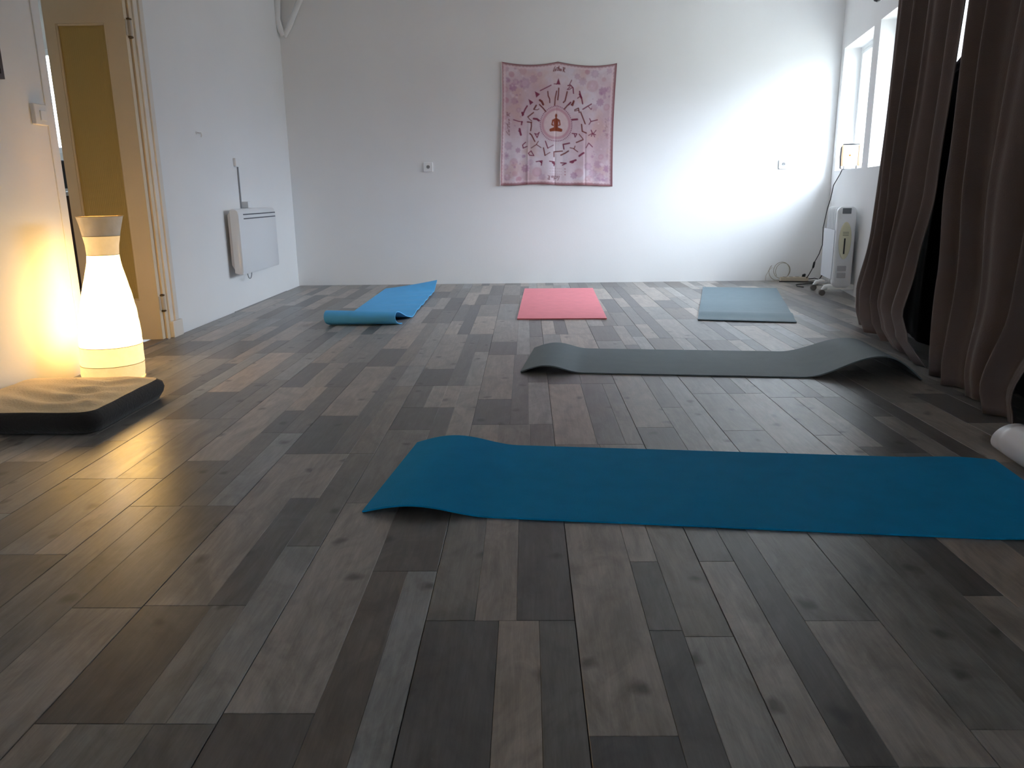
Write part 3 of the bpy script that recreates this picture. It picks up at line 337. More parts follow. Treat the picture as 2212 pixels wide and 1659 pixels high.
# ------------------------------------------------------------------ room beyond the door
M_WALL2 = mat('neighbour_room_paint', (.70, .71, .70), .8, bump=(60, .1))
nx0, ny0, ny1 = -6.2, 2.6, 7.6
nb = MB(); nb.box(nx0-.1, ny0-.1, -.1, nx0, ny1+.1, ZC); nb.box(nx0, ny0-.1, -.1, XL-.1, ny0, ZC)
tag(nb.build('wall_neighbour_room', M_WALL2), kind='structure')
nbk = MB(); a0, a1, b0, b1 = -4.95, -3.7, 1.28, 2.2
nbk.box(nx0, ny1, -.1, a0, ny1+.12, ZC); nbk.box(a1, ny1, -.1, XL-.1, ny1+.12, ZC); nbk.box(a0, ny1, -.1, a1, ny1+.12, b0); nbk.box(a0, ny1, b1, a1, ny1+.12, ZC)
tag(nbk.build('wall_neighbour_window', M_WALL2), kind='structure')
tag(MB().box(nx0-.1, ny0-.1, ZC, XL-.1, ny1+.1, ZC+.1).build('ceiling_neighbour_room', M_CEIL), kind='structure')
f2 = MB().box(nx0-.1, ny0-.1, -.12, XL-.1, ny1+.1, -.012).build('floor_neighbour_room', mat('brown_lino', (.20, .155, .115), .45, var=(6, .15), bump=(20, .1, (1, .1, 1)))); tag(f2, kind='structure')
wf = MB(); q = .05
wf.box(a0, ny1+.02, b0, a0+q, ny1+.07, b1); wf.box(a1-q, ny1+.02, b0, a1, ny1+.07, b1); wf.box(a0+q, ny1+.02, b0, a1-q, ny1+.07, b0+q); wf.box(a0+q, ny1+.02, b1-q, a1-q, ny1+.07, b1)
w4 = wf.build('window_4', M_FRAME); tag(w4, kind='structure')
MB().box(a0+q, ny1+.04, b0+q, a1-q, ny1+.046, b1-q).build('window_pane', M_GLASS, w4)
la = bpy.data.lights.new('sky_portal', 'AREA'); la.shape = 'RECTANGLE'; la.size = a1-a0; la.size_y = b1-b0; la.cycles.is_portal = True
lo = bpy.data.objects.new('sky_portal', la); COL.objects.link(lo); lo.location = ((a0+a1)/2, ny1+.14, (b0+b1)/2); lo.rotation_euler = (-PI/2, 0, 0)
wf = MB(); a0, a1, b0, b1 = FW
wf.box(a0, YF-.1, b0, a0+q, YF-.05, b1); wf.box(a1-q, YF-.1, b0, a1, YF-.05, b1); wf.box(a0+q, YF-.1, b0, a1-q, YF-.05, b0+q); wf.box(a0+q, YF-.1, b1-q, a1-q, YF-.05, b1)
w5 = wf.build('window_5', M_FRAME); tag(w5, kind='structure')  # unseen window added behind the camera to brighten the foreground
MB().box(a0+q, YF-.078, b0+q, a1-q, YF-.072, b1-q).build('window_pane', M_GLASS, w5)
la = bpy.data.lights.new('sky_portal', 'AREA'); la.shape = 'RECTANGLE'; la.size = a1-a0; la.size_y = b1-b0; la.cycles.is_portal = True
lo = bpy.data.objects.new('sky_portal', la); COL.objects.link(lo); lo.location = ((a0+a1)/2, YF-.16, (b0+b1)/2); lo.rotation_euler = (PI/2, 0, PI)
# cabinet seen through the gap
cb = empty('cabinet', (-4.35, 7.1, -.012), 'dark brown wooden cabinet with pale top seen through the door gap', 'cabinet')
M_BROWN = mat('dark_brown_wood', (.075, .032, .016), .45, bump=(20, .15, (4, 4, .3)), var=(8, .25))
MB().box(-5.0, 6.86, .02, -3.6, 7.55, .88).build('body', M_BROWN, cb, bevel=.006)
MB().box(-5.03, 6.83, .88, -3.57, 7.58, .915).build('top', mat('pale_worktop', (.62, .60, .57), .4), cb, bevel=.005)
for k in range(3):
    x0 = -4.985+k*.465
    d = MB().box(x0, 6.842, .06, x0+.445, 6.86, .86).build('door', M_BROWN, cb, bevel=.004)
    MB().tube([(x0+.40, 6.842, .55), (x0+.40, 6.82, .55), (x0+.40, 6.82, .66), (x0+.40, 6.842, .66)], .006, 8).build('handle', M_STEEL, d, smooth=True)
mk = empty('monitor', (-4.35, 7.2, .915), 'black screen standing on the brown cabinet beyond the door', 'screen')
MB().rbox((-4.35, 7.22, 1.07), (.30, 0, 0), (0, 0, .125), (0, .015, 0), .012).build('screen_panel', M_DARK, mk)
MB().box(-4.42, 7.12, .915, -4.28, 7.30, .925).build('stand', M_DARK, mk)
MB().box(-4.37, 7.22, .92, -4.33, 7.245, 1.0).build('neck', M_DARK, mk)

# ------------------------------------------------------------------ door, frame
tr = MB()
# far casing with a stepped profile, plinth block below
for y0, y1, p in ((4.735, 4.785, .012), (4.785, 4.825, .022), (4.825, 4.85, .015)): tr.box(XL-.001, y0, .10, XL+p, y1, DZ+.1)
tr.box(XL-.001, 4.737, -.002, XL+.026, 4.872, .10)
tag(tr.build('trim_1', M_CASING, bevel=.004), kind='structure')
tr = MB(); tr.box(XL-.001, 3.757, 0, XL+.006, 3.817, DZ+.1)
tag(tr.build('trim_2', M_WALL, bevel=.003), kind='structure')
tr = MB(); tr.box(XL-.1, DY1-.04, -.012, XL+.002, DY1, DZ); tr.box(XL-.1, DY0, DZ-.03, XL+.002, DY1-.04, DZ); tr.box(XL-.1, DY0, 0, XL-.03, DY0+.012, DZ-.03)
tr.box(XL-.1, 3.817, DZ, XL+.02, 4.85, DZ+.1)
tag(tr.build('trim_3', mat('cream_jamb_paint', (.74, .63, .47), .45, var=(4, .04)), bevel=.003), kind='structure')
tag(MB().box(XL-.09, DY0+.01, -.012, XL+.004, DY1-.04, .003).build('trim_4', mat('oak_threshold', (.22, .185, .155), .4, var=(9, .15), bump=(30, .1, (6, 1, 1)))), kind='structure')
dx0, dx1, dy0, dy1, dz0, dz1 = -2.70, -2.243, 4.648, 4.684, .005, 1.985
gx0, gx1, gz0, gz1 = -2.637, -2.352, .245, 1.808
dm = MB()
dm.box(dx0, dy0, dz0, gx0, dy1, dz1); dm.box(gx1, dy0, dz0, dx1, dy1, dz1); dm.box(gx0, dy0, dz0, gx1, dy1, gz0); dm.box(gx0, dy0, gz1, gx1, dy1, dz1)
door = dm.build('door_1', M_CREAM); tag(door, kind='structure')
def amber():
    m = mat('amber_textured_glass', (.60, .46, .19), .32, spec=.4, translucent=.35)
    n = m.node_tree.nodes; l = m.node_tree.links
    tcn = n.new('ShaderNodeTexCoord'); wv = n.new('ShaderNodeTexWave'); wv.inputs['Scale'].default_value = 28; wv.bands_direction = 'X'; wv.inputs['Distortion'].default_value = .6
    l.new(tcn.outputs['Object'], wv.inputs['Vector'])
    b = n.new('ShaderNodeBump'); b.inputs['Strength'].default_value = .25; b.inputs['Distance'].default_value = .004
    l.new(wv.outputs['Fac'], b.inputs['Height']); l.new(b.outputs[0], n['Principled BSDF'].inputs['Normal'])
    return m
MB().box(gx0-.005, dy0+.014, gz0-.005, gx1+.005, dy0+.022, gz1+.005).build('glass_pane', amber(), door)
bd = MB(); q = .012
for a in ((gx0, dy0+.002, gz0, gx0+q, dy0+.014, gz1), (gx1-q, dy0+.002, gz0, gx1, dy0+.014, gz1), (gx0+q, dy0+.002, gz0, gx1-q, dy0+.014, gz0+q), (gx0+q, dy0+.002, gz1-q, gx1-q, dy0+.014, gz1)): bd.box(*a)
bd.build('glazing_bead', M_CREAM, door, bevel=.003)
for hz in (1.785, .225):
    h = MB(); h.tube([(dx1+.006, dy0+.040, hz-.042), (dx1+.006, dy0+.040, hz+.042)], .0145, 14)
    h.box(dx1+.0005, dy0+.004, hz-.042, dx1+.004, dy0+.042, hz+.042)
    h.box(dx1+.001, dy0+.036, hz-.042, dx1+.006, dy0+.085, hz+.042)
    ho = h.build('hinge', mat('painted_hinge_grey', (.50, .45, .38), .45), door)
    pn = MB()
    for s in (-1, 1): pn.lathe((dx1+.006, dy0+.040, hz+s*.042-(.012 if s < 0 else 0)), [(.010, 0), (.0165, .003), (.0165, .009), (.007, .012)], 14)
    pn.build('hinge_pin', mat('dark_brass', (.16, .11, .06), .4, metal=1), ho, smooth=True)

# ------------------------------------------------------------------ yoga mats
def rubber(name, col, rough=.6, spec=.4):
    return mat(name, col, rough, spec=spec, bump=(220, .15), var=(14, .04))
def make_mat(label, origin, ang, L, W, th, hf, material, ns=90, ntt=16, shift=None):
    """grid in the mat's own frame: s along, q across; hf(s,q) lifts the underside off the floor"""
    d = Vector((math.cos(ang), math.sin(ang), 0)); b = Vector((-math.sin(ang), math.cos(ang), 0)); o0 = Vector(origin)
    Ss = np.linspace(0, L, ns+1); Qs = np.linspace(0, W, ntt+1)
    m = MB(); top, bot = [], []
    for i, s in enumerate(Ss):
        for j, q in enumerate(Qs):
            h = hf(s, q); e = .004
            ss, qq = (s, q) if shift is None else shift(s, q)
            dh = (hf(min(L, s+e), q)-hf(max(0, s-e), q))/(min(L, s+e)-max(0, s-e))
            n = (Z - d*dh).normalized()
            P = o0 + d*ss + b*qq + Z*(h+.0008)
            bot.append(P); top.append(P+n*th)
    nn = (ns+1)*(ntt+1); vs = top+bot; fs = []
    id_ = lambda i, j: i*(ntt+1)+j
    for i in range(ns):
        for j in range(ntt):
            fs.append((id_(i, j), id_(i+1, j), id_(i+1, j+1), id_(i, j+1)))
            fs.append((nn+id_(i, j), nn+id_(i, j+1), nn+id_(i+1, j+1), nn+id_(i+1, j)))
    for i in range(ns):
        fs.append((id_(i, 0), nn+id_(i, 0), nn+id_(i+1, 0), id_(i+1, 0)))
        fs.append((id_(i, ntt), id_(i+1, ntt), nn+id_(i+1, ntt), nn+id_(i, ntt)))
    for j in range(ntt):
        fs.append((id_(0, j), id_(0, j+1), nn+id_(0, j+1), nn+id_(0, j)))
        fs.append((id_(ns, j), nn+id_(ns, j), nn+id_(ns, j+1), id_(ns, j+1)))
    m.add(vs, fs)
    o = m.build('yoga_mat', material, None, smooth=True, loc=origin, autosmooth=50)
    return tag(o, label, 'yoga mat', 'yoga mats laid on the floor')
def hump(x, c, wd, p=2):
    a = abs(x-c)/wd
    return 0 if a >= 1 else (0.5+0.5*math.cos(PI*a))**1
def arch(x, a, b, k=.5):
    """bump that is zero at a and b with its crest at fraction k"""
    if x <= a or x >= b: return 0
    u_ = (x-a)/(b-a); u_ = u_/k*.5 if u_ < k else .5+(u_-k)/(1-k)*.5
    return math.sin(PI*u_)**2 if True else 0
def endarch(x, tip, base, k=.42):
    """arch at a mat's end: free tip touching the floor at `tip`, lying flat from `base` on"""
    u_ = (x-tip)/(base-tip)
    if u_ <= 0 or u_ >= 1: return 0
    return math.sin(PI/2*u_/k) if u_ < k else .5+.5*math.cos(PI*(u_-k)/(1-k))
make_mat('petrol blue yoga mat nearest the camera with one end curled up', (-.459, 1.977, 0), math.radians(-6.6), 1.89, .61, .005,
         lambda s, q: .024*endarch(s, 0, .36, .4)*(1+.25*q/.61)+.006*endarch(1.89-s, 0, .3), rubber('petrol_blue_mat', (.003, .285, .60), .8, .12))
make_mat('dark grey green yoga mat with both ends arched, in front of the curtain hem', (-.034, 3.680, 0), math.radians(-7.1), 1.84, .60, .006,
         lambda s, q: .033*endarch(s, 0, .30, .42)*(1-.1*q)+.105*endarch(1.84-s, 0, .52, .33)*(1-.25*q/.6), rubber('grey_green_mat', (.145, .19, .21)))
make_mat('coral red yoga mat lying flat below the printed wall hanging', (-.071, 5.304, 0), math.radians(-1.6)+0, .618, 1.74, .009,
         lambda s, q: 0, rubber('coral_mat', (.82, .26, .30), .7), ns=16, ntt=60)
make_mat('grey teal yoga mat with a slight ripple, nearest the white oil heater', (1.150, 5.195, 0), math.radians(-13.5)+0, .632, 1.90, .006,
         lambda s, q: .012*hump(q, .30, .16)+.004*hump(q, .8, .3)+.004*hump(q, .03, .1), rubber('grey_teal_mat', (.125, .18, .21)), ns=16, ntt=90,
         shift=lambda s, q: (s, q))
def curled_mat(label, origin, ang, L, W, th, material):
    """mat whose near end bends up, over and back under itself; cross-section (q along the mat, z) swept across the width"""
    sec = [(.075, .004, -.035), (.045, .006, -.045), (.018, .020, -.060), (.008, .042, -.068), (.016, .064, -.070), (.045, .082, -.070), (.085, .086, -.066), (.13, .074, -.055), (.18, .050, -.040), (.23, .026, -.024), (.28, .010, -.010), (.33, .002, 0)]
    pts = []
    for k in range(len(sec)-1):
        p0, p1, p2, p3 = sec[max(0, k-1)], sec[k], sec[k+1], sec[min(len(sec)-1, k+2)]
        for j in range(4):
            u_ = j/4; pts.append(tuple(.5*((2*p1[c])+(-p0[c]+p2[c])*u_+(2*p0[c]-5*p1[c]+4*p2[c]-p3[c])*u_*u_+(-p0[c]+3*p1[c]-3*p2[c]+p3[c])*u_**3) for c in range(3)))
    q = .33
    while q < L: pts.append((q, 0.0, 0.0)); q += .022
    pts.append((L, 0.0, 0.0))
    d = Vector((math.cos(ang), math.sin(ang), 0)); b = Vector((-math.sin(ang), math.cos(ang), 0)); o0 = Vector(origin)
    n = 22; top, bot = [], []
    def P(k, s):
        q, z, dx = pts[k]; t = s/W
        f = min(1, max(0, (q-.36)*4)) if k > 40 else 0
        zz = z*(1-.14*t)+f*(.009*t*t*(.5+.5*math.sin(q*23+1))+.006*(.5+.5*math.sin(q*9+t*2))*t)+(.055*max(0, (q-1.72)/.30)**2*t*t+.022*max(0, (q-1.68)/.35)*(1-t)*t*2 if q > 1.6 else 0)
        return o0+d*(s+dx)+b*q+Z*(zz+.001)
    for k in range(len(pts)):
        for j in range(n+1):
            s_ = W*j/n; p = P(k, s_); t_ = (P(min(k+1, len(pts)-1), s_)-P(max(k-1, 0), s_)).normalized(); nn_ = d.cross(t_).normalized()
            bot.append(p); top.append(p+nn_*th)
    m = MB(); K = len(top); c = n+1; R_ = len(pts); fs = []
    for k in range(R_-1):
        for j in range(n):
            fs.append((k*c+j, k*c+j+1, (k+1)*c+j+1, (k+1)*c+j)); fs.append((K+k*c+j, K+(k+1)*c+j, K+(k+1)*c+j+1, K+k*c+j+1))
        for j in (0, n): fs.append((k*c+j, (k+1)*c+j, K+(k+1)*c+j, K+k*c+j))
    for k in (0, R_-1):
        for j in range(n): fs.append((k*c+j, K+k*c+j, K+k*c+j+1, k*c+j+1))
    zmin = min(p.z for p in top+bot)
    lift = Z*max(0, .001-zmin)
    m.add([p+lift for p in top+bot], fs)
    o = m.build('yoga_mat', material, None, smooth=True, loc=origin, autosmooth=50)
    bm = bmesh.new(); bm.from_mesh(o.data); bmesh.ops.recalc_face_normals(bm, faces=bm.faces[:]); bm.to_mesh(o.data); bm.free()
    return tag(o, label, 'yoga mat', 'yoga mats laid on the floor')
curled_mat('light blue yoga mat with its near end bent up and a wavy edge', (-1.295, 5.11, 0), math.radians(0.5), 2.05, .48, .006, rubber('light_blue_mat', (.09, .44, .84), .65))

# ------------------------------------------------------------------ floor lamp
lampc = (-2.025, 3.65, 0)
lamp = empty('floor_lamp', lampc, 'lit white paper floor lamp with a waisted bottle shape beside the door', 'lamp')
def paper(name, col, em, strength):
    m = mat(name, col, .8, spec=.2, bump=(26, .5), var=(20, .06))
    n = m.node_tree.nodes; l = m.node_tree.links; p = n['Principled BSDF']
    p.inputs['Emission Color'].default_value = (*em, 1); p.inputs['Emission Strength'].default_value = strength
    return m
prof = [(.138, .004), (.142, .03), (.1415, .075), (.1405, .12), (.139, .165), (.136, .215), (.131, .265), (.122, .335), (.105, .42), (.083, .51), (.072, .56), (.069, .595), (.072, .64), (.0795, .682), (.089, .73), (.0995, .772)]
def band(z0, z1):
    pz = [p for p in prof if z0 < p[1] < z1]
    def at(z):
        for (ra, za), (rb, zb) in zip(prof, prof[1:]):
            if za <= z <= zb: return ra+(rb-ra)*(z-za)/(zb-za)
        return prof[-1][0]
    return [(at(z0), z0)]+pz+[(at(z1), z1)]
LEAN = (.045, 0)
EM = (1.0, .59, .18)
for z0, z1, st in ((.004, .075, LAMP*.10), (.0765, .165, LAMP*.18), (.1665, .594, LAMP), (.5955, .681, LAMP*.065), (.6825, .772, LAMP*.006)):
    pr = band(z0, z1); pr2 = []
    for k in range(len(pr)-1):
        (ra, za), (rb, zb) = pr[k], pr[k+1]
        nsub = max(1, int((zb-za)/.02))
        for j in range(nsub): pr2.append((ra+(rb-ra)*j/nsub, za+(zb-za)*j/nsub))
    pr2.append(pr[-1])
    b = MB(); n = 40; vs = []; fs = []
    for r, z in pr2:
        for k in range(n):
            a = 2*PI*k/n; rr = r*(1+.010*math.sin(a*7+z*40)*math.sin(z*37)+(.011*abs(math.cos(PI*z/.043)) if .18 < z < .58 else 0))
            vs.append((lampc[0]+LEAN[0]*z+rr*math.cos(a), lampc[1]+rr*math.sin(a), z))
    for i in range(len(pr2)-1):
        for k in range(n): fs.append((i*n+k, i*n+(k+1) % n, (i+1)*n+(k+1) % n, (i+1)*n+k))
    b.add(vs, fs); o = b.build('shade_panel', paper('lamp_paper', (.82, .76, .66), EM, st), lamp, smooth=True)
for z in (.0757, .1657, .5947, .6817, .771):
    r = [q[0] for q in band(z, z+.001)][0]+.0005
    MB().tube([(lampc[0]+LEAN[0]*z+r*math.cos(a), lampc[1]+r*math.sin(a), z) for a in np.linspace(0, 2*PI, 41)], .0016, 6, caps=False).build('wire_ring', mat('wire_ring', (.45, .36, .22), .6), lamp, smooth=True)
MB().lathe(lampc, [(.12, 0), (.125, .004), (.12, .010), (.03, .014), (.02, .05)], 32).build('base', M_DARK, lamp, smooth=True, autosmooth=40)
MB().lathe((lampc[0], lampc[1], .05), [(.014, 0), (.016, .05), (.03, .09), (.034, .12), (.028, .15), (.01, .165)], 20).build('bulb', mat('frosted_bulb', (.9, .9, .85), .4, emit=(*EM, LAMP)), lamp, smooth=True)

# ------------------------------------------------------------------ floor cushion
cu = empty('floor_cushion', (-1.90, 3.0, 0), 'square floor cushion with beige top and black sides, below the lit lamp', 'cushion')
cx0, cx1, cy0, cy1 = -2.205, -1.60, 2.70, 3.29
def outline(ins, r, n=10, sub=14):
    x0, x1, y0, y1 = cx0+ins, cx1-ins, cy0+ins, cy1-ins; pts = []
    cs = [(x1-r, y1-r, 0), (x0+r, y1-r, PI/2), (x0+r, y0+r, PI), (x1-r, y0+r, 1.5*PI)]
    for k, (a, b, a0) in enumerate(cs):
        for j in range(n+1):
            t_ = a0+PI/2*j/n; pts.append((a+r*math.cos(t_), b+r*math.sin(t_)))
        nx = cs[(k+1) % 4]; p0 = pts[-1]; p1 = (nx[0]+r*math.cos(nx[2]), nx[1]+r*math.sin(nx[2]))
        for j in range(1, sub): pts.append((p0[0]+(p1[0]-p0[0])*j/sub, p0[1]+(p1[1]-p0[1])*j/sub))
    return pts
def ringlay(layers, closeb=False, closet=False, wob=.0):
    m = MB(); vs = []; fs = []
    for ins, r, z in layers:
        for k, (a, b) in enumerate(outline(ins, r)):
            dz = wob*(math.sin(a*31+b*17)*.5+math.sin(b*43-a*12)*.5)
            vs.append((a, b, z+dz))
    n = len(outline(.02, .05))
    for i in range(len(layers)-1):
        for k in range(n): fs.append((i*n+k, i*n+(k+1) % n, (i+1)*n+(k+1) % n, (i+1)*n+k))
    if closeb: fs.append(tuple(reversed(range(n))))
    if closet: fs.append(tuple((len(layers)-1)*n+k for k in range(n)))
    return m.add(vs, fs)
ringlay([(.03, .05, .001), (.008, .055, .006), (-.006, .06, .03), (-.012, .065, .05), (-.006, .06, .073), (.012, .055, .087)], closeb=True, wob=.0012).build('side_band', mat('black_cushion_fabric', (.018, .014, .013), .85, bump=(90, .3), sheen=.2), cu, smooth=True)
# top: a height field with pulls and wrinkles
m = MB(); n = 64; vs = []; fs = []
base_o = outline(.012, .055)
rings = 22
for i in range(rings+1):
    f = 1-i/rings
    for k, (a, b) in enumerate(base_o):
        cxm, cym = (cx0+cx1)/2, (cy0+cy1)/2
        x_, y_ = cxm+(a-cxm)*f, cym+(b-cym)*f
        h = .087+.018*(1-f**4)
        wr_ = .0055*math.sin(y_*52+math.sin(x_*13)*2.2)*math.exp(-((x_-cx1+.10)/.26)**2)*(1-f**8)+.004*math.sin(x_*24+y_*31+math.sin(y_*17))*(1-f**6)
        wr_ += .006*math.sin((x_*.6+y_)*38)*math.exp(-((y_-cy0-.07)/.08)**2)*(1-f**8)
        vs.append((x_, y_, h+wr_+.0012*(math.sin(a*31+b*17)*.5+math.sin(b*43-a*12)*.5)*(f**8)))
nb_ = len(base_o)
for i in range(rings):
    for k in range(nb_): fs.append((i*nb_+k, i*nb_+(k+1) % nb_, (i+1)*nb_+(k+1) % nb_, (i+1)*nb_+k))
m.add(vs, fs); m.build('top_cover', mat('beige_cushion_fabric', (.74, .58, .35), .85, bump=(120, .35), var=(9, .06), sheen=.15), cu, smooth=True)

# ------------------------------------------------------------------ curtains
M_CURT = mat('taupe_curtain_velvet', CURT, .9, spec=.15, bump=(150, .2), var=(5, .06), sheen=.25)
def lerp_tab(tab, z):
    for (z0, v0), (z1, v1) in zip(tab, tab[1:]):
        if z0 <= z <= z1:
            u_ = (z-z0)/(z1-z0); u_ = u_*u_*(3-2*u_)
            return v0+(v1-v0)*u_
    return tab[0][1] if z < tab[0][0] else tab[-1][1]
def curtain(label, left, right, offs, nf, amp, phase, zt=2.06, seed=0, na=110, nz=60):
    """left/right: tables z -> s ; offs: tables z -> distance from the wall; nf folds"""
    rnd = random.Random(seed); ph = [rnd.uniform(-.5, .5) for _ in range(40)]
    m = MB(); fr, bk = [], []
    def P(a, z):
        s0, s1 = lerp_tab(left, z), lerp_tab(right, z); s = s0+(s1-s0)*a
        w_ = 2*PI*nf*a+phase+.5*math.sin(2*PI*a*1.7+seed)
        o = lerp_tab(offs, z); A = amp*(1.0 if z > .5 else 1.0-.35*(1-z/.5))*min(1, a*9, (1-a)*9)
        off = o+A*math.sin(w_)+.32*A*math.sin(2.3*w_+seed)+.015*math.sin(3.1*z+a*9)*(1-z/zt)
        s += .45*A*math.cos(w_)
        return R(s, off, z)
    zs = [0.004+(zt-.004)*(i/nz) for i in range(nz+1)]; as_ = [i/na for i in range(na+1)]
    for z in zs:
        for a in as_:
            p = P(a, z); e = .003
            t_ = P(min(1, a+e), z)-P(max(0, a-e), z); t_.z = 0
            nn_ = Vector((-t_.y, t_.x, 0)).normalized()
            if nn_.dot(N) < 0: nn_ = -nn_
            fr.append(p+nn_*.002); bk.append(p-nn_*.002)
    c = na+1; K = len(fr); fs = []
    for i in range(nz):
        for j in range(na):
            fs.append((i*c+j, i*c+j+1, (i+1)*c+j+1, (i+1)*c+j)); fs.append((K+i*c+j, K+(i+1)*c+j, K+(i+1)*c+j+1, K+i*c+j+1))
    for i in range(nz):
        for j in (0, na):
            fs.append((i*c+j, (i+1)*c+j, K+(i+1)*c+j, K+i*c+j))
    for i in (0, nz):
        for j in range(na):
            fs.append((i*c+j, K+i*c+j, K+i*c+j+1, i*c+j+1))
    m.add(fr+bk, fs)
    o = m.build('curtain', M_CURT, None, smooth=True, loc=R(3, .2, 0))
    return tag(o, label, 'curtain', 'curtains along the window wall')
curtain('taupe floor length curtain beside the bare white window, farthest along its rod', [(0, 2.63), (.10, 2.51), (.24, 2.44), (.62, 2.55), (2.06, 2.50)], [(0, 3.97), (.07, 3.62), (.2, 3.42), (.42, 3.44), (.86, 3.60), (1.46, 3.645), (2.06, 3.66)],
        [(0, .285), (.5, .235), (2.06, .20)], 4.5, .05, 1.2, seed=1)
curtain('dark brown floor length curtain in the middle, right of the dark gap', [(0, 4.05), (.45, 3.87), (.9, 3.765), (1.5, 3.715), (2.06, 3.72)], [(0, 4.93), (.1, 4.86), (.4, 4.98), (2.06, 5.1)],
        [(0, .29), (.5, .235), (2.06, .20)], 4, .05, .4, seed=3)
curtain('dark brown curtain nearest the camera, cut by the right picture edge', [(0, 5.02), (.2, 5.3), (.6, 5.28), (2.06, 5.16)], [(0, 6.6), (2.06, 6.6)],
        [(0, .27), (.5, .22), (2.06, .19)], 5.5, .05, 2.0, seed=5)
M_TAUPE = M_CURT; M_CURT = mat('gap_darkening_cloth', (.010, .009, .013), .9, spec=.1, bump=(150, .2))  # black cloth added behind the panels so the gaps between them stay dark
curtain('black lining cloth added behind the brown curtains to keep the gaps dark', [(0, 2.7), (1.40, 2.7), (1.52, 3.38), (2.06, 3.5)], [(0, 6.6), (2.06, 6.6)],
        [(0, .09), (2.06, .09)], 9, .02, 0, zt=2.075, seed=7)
M_CURT = M_TAUPE
M_ROD = mat('dark_iron_rod', (.045, .04, .04), .4, metal=.8)
rod = empty('curtain_rod', R(2.05, .2, 2.085), 'dark metal curtain rod with round end knob above the windows', 'curtain rod')
MB().tube([R(2.0, .2, 2.085), R(6.8, .2, 2.085)], .010, 12).build('rod', M_ROD, rod, smooth=True)
k = MB(); k.lathe(R(1.97, .2, 2.055), [(.004, 0), (.022, .008), (.03, .028), (.024, .048), (.008, .058)], 18)
k.build('end_knob', M_ROD, rod, smooth=True)
for s in (2.3, 5.15):
    b = MB(); b.tube([R(s, 0, 2.12), R(s, .12, 2.12), R(s, .2, 2.098)], .007, 8); b.disc(R(s, .006, 2.12), N, .022, .012, 16)
    b.build('bracket', M_ROD, rod, smooth=True)

